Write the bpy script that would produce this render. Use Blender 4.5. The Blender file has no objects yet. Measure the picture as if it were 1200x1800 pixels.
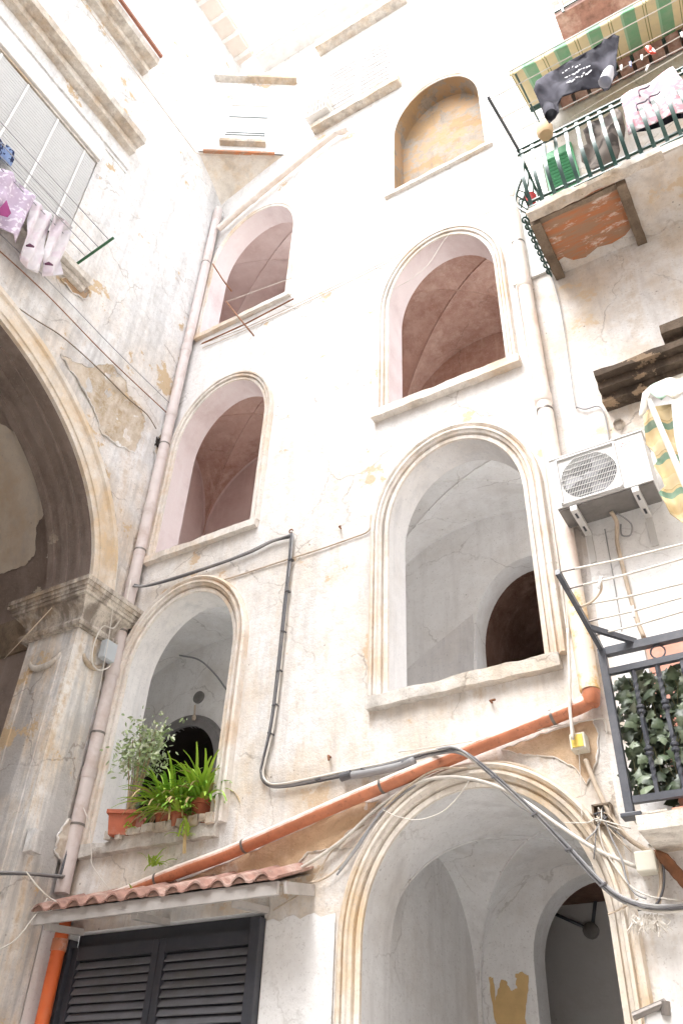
import bpy, bmesh, math, random
from mathutils import Vector, Matrix, noise
from mathutils.geometry import delaunay_2d_cdt
R_ = math.radians
scene = bpy.context.scene
COL = scene.collection
rnd = random.Random(7)

# ------------------------------------------------------------------ camera
# The courtyard's three axes (X along the stair facade, Y into it, Z up) in the photograph's camera frame.
CX = Vector((0.85865709, 0.51123666, 0.03667537))      # camera right, in the courtyard's axes
CD = Vector((-0.29472058, 0.5510113, -0.78072167))     # camera down
CF = Vector((-0.41934208, 0.65956321, 0.62380172))     # camera forward
FOC = 1479.76
CAM = Vector((0.0, -6.0, 1.6))
cam = bpy.data.cameras.new('camera'); cam_o = bpy.data.objects.new('camera', cam); COL.objects.link(cam_o)
cam.sensor_fit = 'VERTICAL'; cam.sensor_height = 36.0; cam.lens = FOC / 1800 * 36
cam.clip_start = 0.05; cam.clip_end = 500
m = Matrix.Identity(4)
for i in range(3):
    m[i][0] = CX[i]; m[i][1] = -CD[i]; m[i][2] = -CF[i]; m[i][3] = CAM[i]
cam_o.matrix_world = m
scene.camera = cam_o

# ------------------------------------------------------------------ sky, sun, exposure (bright overcast over a deep courtyard)
world = bpy.data.worlds.new('World'); scene.world = world; world.use_nodes = True
wn = world.node_tree; wn.nodes.clear()
wo = wn.nodes.new('ShaderNodeOutputWorld'); wb = wn.nodes.new('ShaderNodeBackground')
sk = wn.nodes.new('ShaderNodeTexSky'); sk.sky_type = 'NISHITA'; sk.sun_disc = False
SUN_EL, SUN_ROT = R_(62), R_(205)
sk.sun_elevation = SUN_EL; sk.sun_rotation = SUN_ROT; sk.air_density = 1.0; sk.dust_density = 3.0
hs = wn.nodes.new('ShaderNodeHueSaturation'); hs.inputs['Saturation'].default_value = 0.22
wb.inputs['Strength'].default_value = 0.15
wn.links.new(sk.outputs[0], hs.inputs['Color']); wn.links.new(hs.outputs[0], wb.inputs['Color'])
wn.links.new(wb.outputs[0], wo.inputs['Surface'])
sun = bpy.data.lights.new('sun', 'SUN'); sun.energy = 1.5; sun.angle = R_(40); sun.color = (1.0, 0.99, 0.98)
sun_o = bpy.data.objects.new('sun', sun); COL.objects.link(sun_o)
sd = Vector((math.sin(SUN_ROT) * math.cos(SUN_EL), math.cos(SUN_ROT) * math.cos(SUN_EL), math.sin(SUN_EL)))
sun_o.rotation_euler = (-sd).to_track_quat('-Z', 'Y').to_euler()
sun_o.location = (0, -4, 30)
vs = scene.view_settings
vs.view_transform = 'Standard'; vs.look = 'None'; vs.gamma = 1.0; vs.use_curve_mapping = False
vs.exposure = 2.2
scene.cycles.max_bounces = 8; scene.cycles.diffuse_bounces = 6; scene.cycles.glossy_bounces = 3
scene.cycles.transmission_bounces = 4; scene.cycles.transparent_max_bounces = 6
scene.cycles.use_denoising = True; scene.cycles.use_adaptive_sampling = True; scene.cycles.adaptive_threshold = .03
scene.cycles.caustics_reflective = False; scene.cycles.caustics_refractive = False

# ------------------------------------------------------------------ helpers
XL = -6.74                                                # the old palace's wall, square to the facade
def ray(px, py): return CX * (px - 600) + CD * (py - 900) + CF * FOC
def F(px, py, Y=0.0):                                     # a photo point lying on the plane Y
    r = ray(px, py); return CAM + r * ((Y - CAM.y) / r.y)
def G(px, py, X=XL):                                      # a photo point lying on the plane X
    r = ray(px, py); return CAM + r * ((X - CAM.x) / r.x)
def Hh(px, py, Z):                                        # a photo point lying at height Z
    r = ray(px, py); return CAM + r * ((Z - CAM.z) / r.z)
def h2l(h):
    c = [int(h[i:i + 2], 16) / 255 for i in (0, 2, 4)]
    return tuple(x / 12.92 if x <= .04045 else ((x + .055) / 1.055) ** 2.4 for x in c) + (1.0,)

class MB:
    def __init__(s): s.v = []; s.f = []; s.m = []; s.cm = 0
    def add(s, vs_, fs):
        o = len(s.v); s.v += [tuple(v) for v in vs_]; s.f += [tuple(i + o for i in f) for f in fs]; s.m += [s.cm] * len(fs); return s
    def box(s, c, d, rot=None, bev=0.0):
        c = Vector(c); x, y, z = d[0] / 2, d[1] / 2, d[2] / 2
        if bev <= 0:
            p = [Vector((a * x, b * y, e * z)) for a in (-1, 1) for b in (-1, 1) for e in (-1, 1)]
            fs = [(0, 1, 3, 2), (4, 6, 7, 5), (0, 4, 5, 1), (2, 3, 7, 6), (0, 2, 6, 4), (1, 5, 7, 3)]
        else:
            bm = bmesh.new(); bmesh.ops.create_cube(bm, size=1.0)
            for v in bm.verts: v.co = Vector((v.co.x * d[0], v.co.y * d[1], v.co.z * d[2]))
            bmesh.ops.bevel(bm, geom=bm.edges[:], offset=bev, segments=2, affect='EDGES', profile=.5)
            bm.verts.index_update(); p = [v.co.copy() for v in bm.verts]; fs = [tuple(v.index for v in f.verts) for f in bm.faces]; bm.free()
        if rot is not None: p = [rot @ q for q in p]
        return s.add([c + q for q in p], fs)
    def beam(s, a, b, w, h, up=Vector((0, 0, 1))):
        a = Vector(a); b = Vector(b); t = (b - a).normalized(); sd_ = t.cross(up)
        sd_ = sd_.normalized() if sd_.length > 1e-5 else Vector((1, 0, 0)); u = sd_.cross(t)
        p = []
        for e in (a, b):
            for (i, j) in ((-1, -1), (1, -1), (1, 1), (-1, 1)): p.append(e + sd_ * (i * w / 2) + u * (j * h / 2))
        return s.add(p, [(3, 2, 1, 0), (4, 5, 6, 7), (0, 1, 5, 4), (1, 2, 6, 5), (2, 3, 7, 6), (3, 0, 4, 7)])
    def tube(s, pts, r, n=8, cap=True):
        pts = [Vector(p) for p in pts]; k = len(pts); rr = r if isinstance(r, (list, tuple)) else [r] * k
        t0 = (pts[1] - pts[0]).normalized()
        a = Vector((0, 0, 1)) if abs(t0.z) < .9 else Vector((1, 0, 0))
        u = t0.cross(a).normalized(); vv = []; fs = []
        for i in range(k):
            t = (pts[min(i + 1, k - 1)] - pts[max(i - 1, 0)])
            t = t.normalized() if t.length > 1e-9 else t0
            u = (u - t * u.dot(t)); u = u.normalized() if u.length > 1e-6 else t.orthogonal().normalized()
            w = t.cross(u)
            for j in range(n):
                an = 2 * math.pi * j / n; vv.append(pts[i] + (u * math.cos(an) + w * math.sin(an)) * rr[i])
        for i in range(k - 1):
            for j in range(n):
                j2 = (j + 1) % n; fs.append((i * n + j, i * n + j2, (i + 1) * n + j2, (i + 1) * n + j))
        if cap: fs.append(tuple(range(n - 1, -1, -1))); fs.append(tuple((k - 1) * n + j for j in range(n)))
        return s.add(vv, fs)
    def lathe(s, prof, c, n=16, M=None, cap=True):         # prof: (radius, height) pairs about local Z
        c = Vector(c); vv = []; fs = []
        for (r, z) in prof:
            for j in range(n):
                a = 2 * math.pi * j / n; q = Vector((r * math.cos(a), r * math.sin(a), z)); vv.append(c + (M @ q if M else q))
        for i in range(len(prof) - 1):
            for j in range(n):
                j2 = (j + 1) % n; fs.append((i * n + j, i * n + j2, (i + 1) * n + j2, (i + 1) * n + j))
        if cap: fs.append(tuple(range(n - 1, -1, -1))); fs.append(tuple((len(prof) - 1) * n + j for j in range(n)))
        return s.add(vv, fs)
    def strip(s, rows, close=False):                       # grid of points
        w = len(rows[0]); vv = [p for r in rows for p in r]; fs = []
        for i in range(len(rows) - 1):
            for j in range(w if close else w - 1):
                j2 = (j + 1) % w; fs.append((i * w + j, i * w + j2, (i + 1) * w + j2, (i + 1) * w + j))
        return s.add(vv, fs)
    def build(s, name, mat, parent=None, smooth=False, auto=None):
        me = bpy.data.meshes.new(name); me.from_pydata(s.v, [], s.f)
        for mm in (mat if isinstance(mat, (list, tuple)) else [mat]): me.materials.append(mm)
        if len(me.materials) > 1: me.polygons.foreach_set('material_index', s.m)
        bm = bmesh.new(); bm.from_mesh(me); bmesh.ops.recalc_face_normals(bm, faces=bm.faces[:]); bm.to_mesh(me); bm.free()
        if smooth or auto: me.polygons.foreach_set('use_smooth', [True] * len(me.polygons))
        if auto: me.set_sharp_from_angle(angle=R_(auto))
        me.update()
        o = bpy.data.objects.new(name, me); COL.objects.link(o)
        if parent is not None: o.parent = parent; o.matrix_parent_inverse = parent.matrix_world.inverted()
        return o

def tag(o, label=None, cat=None, group=None, kind=None):
    if label: o['label'] = label
    if cat: o['category'] = cat
    if group: o['group'] = group
    if kind: o['kind'] = kind
    return o
def thing(name, loc, label, cat, group=None):
    o = bpy.data.objects.new(name, None); COL.objects.link(o); o.location = loc; o.empty_display_size = .1
    o.matrix_world = Matrix.Translation(Vector(loc))
    return tag(o, label, cat, group)
def share(name, src, parent, M):                            # another object with src's mesh
    o = bpy.data.objects.new(name, src.data); COL.objects.link(o)
    if parent is not None: o.parent = parent; o.matrix_parent_inverse = parent.matrix_world.inverted()
    o.matrix_world = M
    return o
def spline(pts, n=8):
    pts = [Vector(p) for p in pts]; q = [pts[0] * 2 - pts[1]] + pts + [pts[-1] * 2 - pts[-2]]; out = []
    for i in range(1, len(q) - 2):
        a, b, c, d = q[i - 1:i + 3]
        for j in range(n):
            t = j / n
            out.append(.5 * ((2 * b) + (c - a) * t + (2 * a - 5 * b + 4 * c - d) * t * t + (3 * b - a - 3 * c + d) * t ** 3))
    out.append(pts[-1]); return out

# ------------------------------------------------------------------ materials
def nd(nt, t, **kw):
    n = nt.nodes.new(t)
    for k, v in kw.items():
        if k in n.inputs.keys(): n.inputs[k].default_value = v
        else: setattr(n, k, v)
    return n
def newmat(name):
    M = bpy.data.materials.new(name); M.use_nodes = True; nt = M.node_tree
    return M, nt, nt.nodes['Principled BSDF']
def ramp(nt, src, a, b, ca=(0, 0, 0, 1), cb=(1, 1, 1, 1)):
    r = nt.nodes.new('ShaderNodeValToRGB'); e = r.color_ramp.elements
    e[0].position = a; e[0].color = ca; e[1].position = b; e[1].color = cb
    nt.links.new(src, r.inputs[0]); return r.outputs[0]
def mixc(nt, fac, a, b, mode='MIX'):
    x = nt.nodes.new('ShaderNodeMix'); x.data_type = 'RGBA'; x.blend_type = mode
    for sock, val in ((x.inputs[0], fac), (x.inputs[6], a), (x.inputs[7], b)):
        if hasattr(val, 'is_linked'): nt.links.new(val, sock)
        else: sock.default_value = val
    return x.outputs[2]
def math_(nt, op, a, b=0.0):
    x = nt.nodes.new('ShaderNodeMath'); x.operation = op
    for sock, val in ((x.inputs[0], a), (x.inputs[1], b)):
        if hasattr(val, 'is_linked'): nt.links.new(val, sock)
        else: sock.default_value = val
    return x.outputs[0]
def wpos(nt, scale=(1, 1, 1), off=(0, 0, 0)):
    g = nt.nodes.new('ShaderNodeNewGeometry'); mp = nt.nodes.new('ShaderNodeMapping')
    mp.inputs['Scale'].default_value = scale; mp.inputs['Location'].default_value = off
    nt.links.new(g.outputs['Position'], mp.inputs[0]); return mp.outputs[0]
def noise_(nt, vec, scale, detail=6, rough=.6, dist=0.0):
    n = nt.nodes.new('ShaderNodeTexNoise'); n.inputs['Scale'].default_value = scale; n.inputs['Detail'].default_value = detail
    n.inputs['Roughness'].default_value = rough; n.inputs['Distortion'].default_value = dist
    nt.links.new(vec, n.inputs['Vector']); return n.outputs[0]
def bump(nt, h, bs, strength, dist):
    b = nt.nodes.new('ShaderNodeBump'); b.inputs['Strength'].default_value = strength; b.inputs['Distance'].default_value = dist
    nt.links.new(h, b.inputs['Height']); nt.links.new(b.outputs[0], bs.inputs['Normal'])
def plaster(name, base, stain, streak, peel=None, stain_r=(.48, .68), stain_a=.8, streak_r=(.52, .72), streak_a=.6,
            peel_r=(.66, .675), off=0.0, pits=.65, bstr=.5, rough=.92, zband=None, fine=.2, ochre=0.0, chips=.45, low=.35, grit=.5, cracks=0.0):
    M, nt, bs = newmat(name); bs.inputs['Roughness'].default_value = rough; bs.inputs['Specular IOR Level'].default_value = .15
    o = (off * 3.1, off * 7.7, off * 5.3)
    p = wpos(nt, off=o)
    n1 = noise_(nt, p, 1.1, 6, .68); n2 = noise_(nt, wpos(nt, (5, 5, .55), o), 1.0, 4, .65)
    nf = noise_(nt, p, 8.0, 5, .75)
    a1 = ramp(nt, n1, *stain_r)
    if zband:                                               # the band of wall where old wash shows through
        sp = nt.nodes.new('ShaderNodeSeparateXYZ'); nt.links.new(wpos(nt), sp.inputs[0])
        wob = math_(nt, 'MULTIPLY', math_(nt, 'SUBTRACT', noise_(nt, p, .8, 2), .5), 4.0)
        zz = math_(nt, 'ADD', sp.outputs[2], wob)
        k = ramp(nt, math_(nt, 'DIVIDE', zz, 30.0), zband[0] / 30, zband[1] / 30, (1, 1, 1, 1), (.12, .12, .12, 1))
        a1 = math_(nt, 'MULTIPLY', a1, k)
    c = mixc(nt, math_(nt, 'MULTIPLY', a1, stain_a), h2l(base), h2l(stain))
    c = mixc(nt, math_(nt, 'MULTIPLY', ramp(nt, n2, *streak_r), math_(nt, 'ADD', math_(nt, 'MULTIPLY', k, low), streak_a) if zband else streak_a), c, h2l(streak))
    if ochre: c = mixc(nt, math_(nt, 'MULTIPLY', ramp(nt, n2, .34, .47, (1, 1, 1, 1), (0, 0, 0, 1)), math_(nt, 'MULTIPLY', ramp(nt, nf, .38, .6), math_(nt, 'MULTIPLY', k, ochre) if zband else ochre)), c, h2l(stain))
    c = mixc(nt, math_(nt, 'MULTIPLY', ramp(nt, nf, .38, .66), fine), c, h2l(streak))
    c = mixc(nt, math_(nt, 'MULTIPLY', ramp(nt, nf, .66, .70), chips), c, h2l(stain))
    gr_ = noise_(nt, p, 46, 2, .7)
    c = mixc(nt, math_(nt, 'MULTIPLY', ramp(nt, gr_, .60, .68), grit), c, h2l(streak))
    if cracks:
        cv = nt.nodes.new('ShaderNodeTexVoronoi'); cv.feature = 'DISTANCE_TO_EDGE'; cv.inputs['Scale'].default_value = .75
        dv = nt.nodes.new('ShaderNodeVectorMath'); dv.operation = 'ADD'; nt.links.new(p, dv.inputs[0])
        nc = nt.nodes.new('ShaderNodeTexNoise'); nc.inputs['Scale'].default_value = 4; nc.inputs['Detail'].default_value = 4; nt.links.new(p, nc.inputs['Vector'])
        sc_ = nt.nodes.new('ShaderNodeVectorMath'); sc_.operation = 'SCALE'; sc_.inputs['Scale'].default_value = .3; nt.links.new(nc.outputs['Color'], sc_.inputs[0]); nt.links.new(sc_.outputs[0], dv.inputs[1])
        nt.links.new(dv.outputs[0], cv.inputs['Vector'])
        cr = math_(nt, 'MULTIPLY', ramp(nt, cv.outputs['Distance'], .002, .007, (1, 1, 1, 1), (0, 0, 0, 1)), ramp(nt, n1, .44, .56))
        c = mixc(nt, math_(nt, 'MULTIPLY', cr, cracks), c, h2l('6a5c50'))
    hgt = nf
    if peel:
        pm = ramp(nt, math_(nt, 'ADD', math_(nt, 'MULTIPLY', n1, .65), math_(nt, 'MULTIPLY', noise_(nt, p, 2.7, 6, .7), .38)), *peel_r)
        c = mixc(nt, pm, c, mixc(nt, nf, h2l(peel), h2l(stain)))
    if pits:
        v = nt.nodes.new('ShaderNodeTexVoronoi'); v.inputs['Scale'].default_value = 6.0; nt.links.new(p, v.inputs['Vector'])
        pr = math_(nt, 'MULTIPLY', ramp(nt, v.outputs['Distance'], .03, .075, (1, 1, 1, 1), (0, 0, 0, 1)),
                   ramp(nt, n1, .43, .52))
        c = mixc(nt, math_(nt, 'MULTIPLY', pr, pits), c, h2l('5a4a3c'))
    nt.links.new(c, bs.inputs['Base Color']); bump(nt, hgt, bs, bstr, .02)
    return M
def simple(name, col, rough=.6, metal=0.0, var=.12, vscale=6.0, dirt=None, dirt_a=.5, bstr=.1, spec=.4, dirt_r=(.5, .7), dscale=3.0):
    M, nt, bs = newmat(name); bs.inputs['Roughness'].default_value = rough; bs.inputs['Metallic'].default_value = metal
    bs.inputs['Specular IOR Level'].default_value = spec
    p = wpos(nt); b = h2l(col); dk = tuple(x * (1 - var * 2.2) for x in b[:3]) + (1,)
    n = noise_(nt, p, vscale, 4, .65); c = mixc(nt, ramp(nt, n, .3, .75), b, dk)
    if dirt: c = mixc(nt, math_(nt, 'MULTIPLY', ramp(nt, noise_(nt, p, dscale, 5, .7), *dirt_r), dirt_a), c, h2l(dirt))
    nt.links.new(c, bs.inputs['Base Color'])
    if bstr: bump(nt, noise_(nt, p, vscale * 6, 2, .6), bs, bstr, .01)
    return M
MT = {}
MT['facade'] = plaster('white_plaster', 'e9e8e7', 'd5c4ae', 'b8b3ae', 'c6ab8c', (.41, .62), .85, (.50, .70), .3, (.60, .612), 0.0, zband=(4.6, 9.5), ochre=1.0, fine=.34, cracks=.5, low=.3, bstr=.8, pits=.75)
MT['left'] = plaster('old_palace_plaster', 'e9e9e9', 'cdb596', '9b9895', 'bba88c', (.40, .60), .85, (.48, .68), .3, (.60, .615), 2.0, pits=.5, zband=(5.2, 12.5), ochre=1.0, fine=.34, cracks=.5, low=.45, bstr=.8)
MT['right'] = plaster('cream_plaster', 'e4e2e0', 'cfbca4', 'b0a8a2', 'cfbba0', (.44, .66), .8, (.5, .70), .5, (.61, .622), 4.0, ochre=.5, fine=.3, cracks=.5)
MT['whitewash'] = plaster('whitewash', 'f0f0f0', 'dcd9d6', 'c4c2c0', None, pits=.15, stain_a=.5, streak_a=.4, off=5.0, cracks=.2)
MT['room_white'] = plaster('limewashed_vault', 'f0efee', 'ddd8d2', 'c6c2be', None, pits=.4, stain_a=.7, streak_a=.35, off=6.0, bstr=.35, cracks=.3)
MT['room_grey'] = plaster('grey_limewashed_vault', 'e2e2e2', 'cfcac5', 'b4b1af', None, pits=.4, stain_a=.7, streak_a=.4, off=7.0, bstr=.35, cracks=.3)
MT['room_pink'] = plaster('mauve_wash', 'd3c3bf', 'c2aca7', 'e2d6d2', None, (.40, .62), .85, (.5, .7), .5, pits=.2, off=8.0, bstr=.25, grit=.3)
MT['room_brown'] = plaster('terracotta_wash', 'c2a598', 'a88678', 'd8c4b9', None, (.42, .58), .9, (.54, .70), .6, pits=.3, off=9.0, bstr=.3, fine=.35, cracks=.4)
MT['passage_brown'] = plaster('dark_brown_wash', '6a5045', '52392f', '8a7062', None, (.42, .58), .9, (.54, .70), .5, pits=.3, off=9.5, bstr=.3, fine=.35)
MT['jamb_pink'] = plaster('pale_mauve_wash', 'd9cccb', 'c3b0af', 'e2dcda', None, pits=.1, stain_a=.8, streak_a=.5, off=10.0, bstr=.25)
MT['jamb_white'] = plaster('jamb_limewash', 'e2dfdd', 'cfc8c0', 'b4b3b4', None, pits=.2, stain_a=.6, streak_a=.5, off=11.0, bstr=.3)
MT['ochre_blind'] = plaster('ochre_peeling_wash', 'a88a66', '9c948a', '7e756c', 'b58850', (.45, .5), .9, (.52, .66), .7, (.53, .535), 12.0, fine=.4, cracks=.5)
MT['moulding'] = plaster('moulding_plaster', 'e9e3dc', 'd3b48e', 'aaa39c', None, (.46, .66), .8, (.5, .7), .6, off=13.0, pits=.1, fine=.3)
MT['ochre_mould'] = plaster('ochre_moulding', 'e4ddd3', 'd3b994', 'b3aaa0', None, (.46, .64), .9, (.5, .72), .55, off=14.0, pits=.2, fine=.3)
MT['stone'] = plaster('weathered_stone', 'ded8cf', 'b89c78', '968d84', None, (.45, .62), .8, (.5, .7), .7, off=15.0, pits=.5, bstr=.9, fine=.5)
MT['darkstone'] = plaster('sooty_stone', '9a8a78', '6f5f50', '5d5248', None, (.42, .62), .8, (.48, .7), .7, off=16.0, pits=.5, bstr=.9, fine=.5)
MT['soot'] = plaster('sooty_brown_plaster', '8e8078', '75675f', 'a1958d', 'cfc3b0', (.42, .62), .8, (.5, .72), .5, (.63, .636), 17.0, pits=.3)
M, nt, bs = newmat('streaky_orange_wash'); bs.inputs['Roughness'].default_value = .9; MT['soffit_orange'] = M
p_ = noise_(nt, wpos(nt, (1.3, 8, 1.3)), 1.6, 6, .7); q_ = noise_(nt, wpos(nt, (2, 5, 2), (3, 1, 2)), 2.2, 5, .7)
c_ = mixc(nt, ramp(nt, p_, .42, .58), h2l('b5754f'), h2l('a08068')); c_ = mixc(nt, ramp(nt, q_, .55, .66), c_, h2l('d8cabf'))
nt.links.new(c_, bs.inputs['Base Color']); bump(nt, p_, bs, .6, .02)
MT['pilaster'] = plaster('streaked_pilaster', 'e6e3df', 'd3b68e', 'a5a3a2', 'bfae96', (.44, .62), .5, (.44, .60), .75, (.60, .615), 30.0, pits=.5, ochre=1.0, fine=.4, cracks=.5, bstr=.9)
MT['capital'] = plaster('sooty_capital', 'ddd5ca', 'a8937a', '7c7269', None, (.44, .56), .9, (.46, .60), .8, off=31.0, pits=.6, bstr=.9, fine=.5)
MT['hood_stone'] = plaster('dark_hood_stone', '786a5c', '54483e', '3f3730', 'b59c80', (.42, .58), .9, (.48, .64), .8, (.60, .61), 32.0, pits=.4, bstr=1.0, fine=.5)

# ------------------------------------------------------------------ structure helpers
def arch(xc, a, z0, zs, b, n=28):                           # (x, z) outline, bottom left, over the top, bottom right
    p = [(xc - a, z0)] + [(xc - a * math.cos(math.pi * i / n), zs + b * math.sin(math.pi * i / n)) for i in range(n + 1)] + [(xc + a, z0)]
    return p
def inside(pt, poly):
    x, y = pt; c = False; j = len(poly) - 1
    for i in range(len(poly)):
        if (poly[i][1] > y) != (poly[j][1] > y) and x < (poly[j][0] - poly[i][0]) * (y - poly[i][1]) / (poly[j][1] - poly[i][1]) + poly[i][0]: c = not c
        j = i
    return c
def panel(mb, outline, holes, to3, step=None, amp=0.0, nrm=(0, -1, 0), seed=0.0, box=None):
    V, E_ = [], []
    for poly in [outline] + holes:
        o = len(V); V += [Vector(p) for p in poly]; E_ += [(o + i, o + (i + 1) % len(poly)) for i in range(len(poly))]
    nb = len(V)
    if step:
        xs = [p[0] for p in outline]; zs = [p[1] for p in outline]
        x0, x1, z0, z1 = box or (min(xs), max(xs), min(zs), max(zs))
        for i in range(1, int((x1 - x0) / step)):
            for k in range(1, int((z1 - z0) / step)):
                q = (x0 + (i + rnd.uniform(-.3, .3)) * step, z0 + (k + rnd.uniform(-.3, .3)) * step)
                if inside(q, outline) and not any(inside(q, h) for h in holes): V.append(Vector(q))
    r = delaunay_2d_cdt(V, E_, [], 0, 1e-5)
    co, fs, orig = r[0], r[2], r[3]
    keep = []
    for f in fs:
        c = (sum(co[i].x for i in f) / len(f), sum(co[i].y for i in f) / len(f))
        if inside(c, outline) and not any(inside(c, h) for h in holes): keep.append(tuple(f))
    P = []; N = Vector(nrm)
    for i, c in enumerate(co):
        p = Vector(to3(c.x, c.y))
        if amp and not any(k < nb for k in orig[i]):
            p += N * (amp * (noise.noise(p * 1.3 + Vector((seed, 0, 0))) + .5 * noise.noise(p * 4.1 + Vector((0, seed, 0)))))
        P.append(p)
    mb.add(P, keep); return mb
def sweep2(mb, path, prof, to3, closed=False):              # path of 2-D points; prof (out, proud): out is along the path's left-hand normal
    k = len(path); rows = []
    for i in range(k):
        p = Vector(path[i]); a = Vector(path[max(i - 1, 0)]); b = Vector(path[min(i + 1, k - 1)])
        d1 = (p - a).normalized() if (p - a).length > 1e-7 else (b - p).normalized()
        d2 = (b - p).normalized() if (b - p).length > 1e-7 else d1
        n1 = Vector((-d1.y, d1.x)); n2 = Vector((-d2.y, d2.x)); n = (n1 + n2)
        n = n.normalized() if n.length > 1e-6 else n1
        s_ = 1.0 / max(.35, n.dot(n1))
        rows.append([to3(p.x + n.x * o * s_, p.y + n.y * o * s_, h) for (o, h) in prof])
    mb.strip(rows)
    mb.add(rows[0], [tuple(range(len(prof)))]); mb.add(rows[-1], [tuple(range(len(prof)))])
    return mb
def rough_box(mb, c, d, amp=.012, step=.06, seed=0.0, edge=1.0):
    c = Vector(c); bm = bmesh.new(); bmesh.ops.create_cube(bm, size=1.0)
    for v in bm.verts: v.co = Vector((v.co.x * d[0], v.co.y * d[1], v.co.z * d[2]))
    for ax in range(3):
        n = int(d[ax] / step)
        for k in range(1, n):
            x = -d[ax] / 2 + d[ax] * k / n; no = Vector((0, 0, 0)); no[ax] = 1; q = Vector((0, 0, 0)); q[ax] = x
            bmesh.ops.bisect_plane(bm, geom=bm.verts[:] + bm.edges[:] + bm.faces[:], plane_co=q, plane_no=no)
    bm.verts.index_update()
    for v in bm.verts:
        w = v.co + c
        e = sum(1 for ax in range(3) if abs(abs(v.co[ax]) - d[ax] / 2) < 1e-4)
        q = w * 9 + Vector((seed, seed * 2, 0)); nv = Vector((noise.noise(q), noise.noise(q + Vector((7, 0, 0))), noise.noise(q + Vector((0, 9, 0)))))
        co = v.co + nv * amp
        if e >= 2:
            ch = max(0, noise.noise(w * 4 + Vector((seed, 3, 1)))) * amp * 2.2 * edge
            co -= Vector([math.copysign(ch, v.co[ax]) if abs(abs(v.co[ax]) - d[ax] / 2) < 1e-4 and ax > 0 else 0 for ax in range(3)])
        v.co = co
    mb.add([v.co + c for v in bm.verts], [tuple(v.index for v in f.verts) for f in bm.faces]); bm.free(); return mb

# ------------------------------------------------------------------ ground and the far sides of the courtyard
MT['paving'] = simple('basalt_paving', 'd2cfcb', .8, vscale=3, dirt='bebab5')
mb = MB(); mb.add([(-200, -200, 0), (200, -200, 0), (200, 200, 0), (-200, 200, 0)], [(0, 1, 2, 3)])
tag(mb.build('ground', MT['paving']), kind='structure')
mb = MB(); mb.box((-1.2, -11.7, 7.0), (12.6, .4, 14.0))
tag(mb.build('courtyard_wall_behind', MT['right']), kind='structure')
mb = MB(); mb.box((5.2, -5.75, 7.0), (.4, 11.5, 14.0))
tag(mb.build('courtyard_wall_right', MT['right']), kind='structure')

# ------------------------------------------------------------------ the stair building (facade on Y = 0)
stair = thing('stairwell_building', (-4, 0, 0), 'tall whitewashed stair tower with two columns of open arched landings', 'building')
AR = dict(R1=(-2.51, .72, 4.98, 6.78, .92), R2=(-2.52, .72, 8.54, 10.3, 1.08), R3=(-2.43, .72, 13.05, 14.65, 1.08),
          L1=(-5.8, .73, 4.10, 5.95, .87), L2=(-5.79, .73, 7.56, 9.35, .98), L3=(-5.78, .80, 11.78, 13.55, 1.1),
          G=(-2.52, .93, 0.0, 3.0, 1.03))
ZT = 21.6
mb = MB()
sh = (-6.56, -4.37, 3.32)                                    # shutter opening: x0, x1, top
outline = [(XL, 0), (sh[0], 0), (sh[0], sh[2]), (sh[1], sh[2]), (sh[1], 0), (AR['G'][0] - AR['G'][1], 0)]
outline += arch(*AR['G'])[1:-1] + [(AR['G'][0] + AR['G'][1], 0), (-1.42, 0), (-1.42, ZT), (XL, ZT)]
panel(mb, outline, [arch(*AR[k]) for k in ('R1', 'R2', 'R3', 'L1', 'L2', 'L3')], lambda x, z: (x, 0, z), .11, .007)
mb.build('wall', MT['facade'], stair, smooth=True)

def moulding(key, prof, mat, parent=stair, ext=0.0):
    a = arch(*AR[key], n=40); a = [(a[0][0], a[0][1] - ext)] + a[1:-1] + [(a[-1][0], a[-1][1] - ext)]
    mb = MB(); sweep2(mb, a, prof, lambda x, z, h: (x, -h, z))
    return mb.build('arch_moulding', mat, parent, auto=35)
P_BIG = [(.002, -.02), (.002, .026), (.042, .03), (.046, .012), (.056, .012), (.062, .05), (.085, .06), (.095, .078), (.118, .08), (.124, .045), (.134, .045), (.142, .072), (.160, .085), (.182, .07), (.195, -.01)]
P_MID = [(.002, -.02), (.002, .022), (.036, .024), (.04, .008), (.048, .008), (.054, .046), (.08, .05), (.086, .032), (.094, .032), (.1, .06), (.122, .06), (.135, .03), (.14, -.01)]
P_THIN = [(.002, -.02), (.002, .015), (.035, .015), (.05, .03), (.075, .03), (.09, -.01)]
for k, pr, mt in (('R1', P_BIG, 'moulding'), ('R2', P_MID, 'moulding'), ('L1', P_BIG, 'moulding'), ('L2', P_MID, 'moulding'), ('L3', P_THIN, 'moulding'), ('G', P_BIG, 'ochre_mould'), ('R3', P_THIN, 'moulding')):
    moulding(k, pr, MT[mt])
MT['sillstone'] = plaster('pale_sill_stone', 'dcd8d2', 'bda98e', '98928b', None, (.45, .62), .6, (.5, .7), .6, off=15.5, pits=.6, bstr=1.0, fine=.5, cracks=.5)
def sill(x0, x1, z0, z1, d, mat, amp=.012, seed=0.0, edge=1.0):
    mb = MB(); rough_box(mb, ((x0 + x1) / 2, -d / 2 + .1, (z0 + z1) / 2), (x1 - x0, d + .2, z1 - z0), amp, .055, seed, edge)
    o = mb.build('window_sill', MT[mat], stair, auto=40); return o
sill(-3.43, -1.66, 4.86, 4.985, .085, 'sillstone', .012, 1, 1.2)
sill(-3.42, -1.64, 8.43, 8.545, .10, 'moulding', .008, 2, 1.2)
sill(-3.3, -1.6, 12.98, 13.055, .06, 'moulding', .006, 3)
sill(-6.62, -4.95, 3.98, 4.105, .075, 'sillstone', .012, 4, 1.2)
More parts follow.
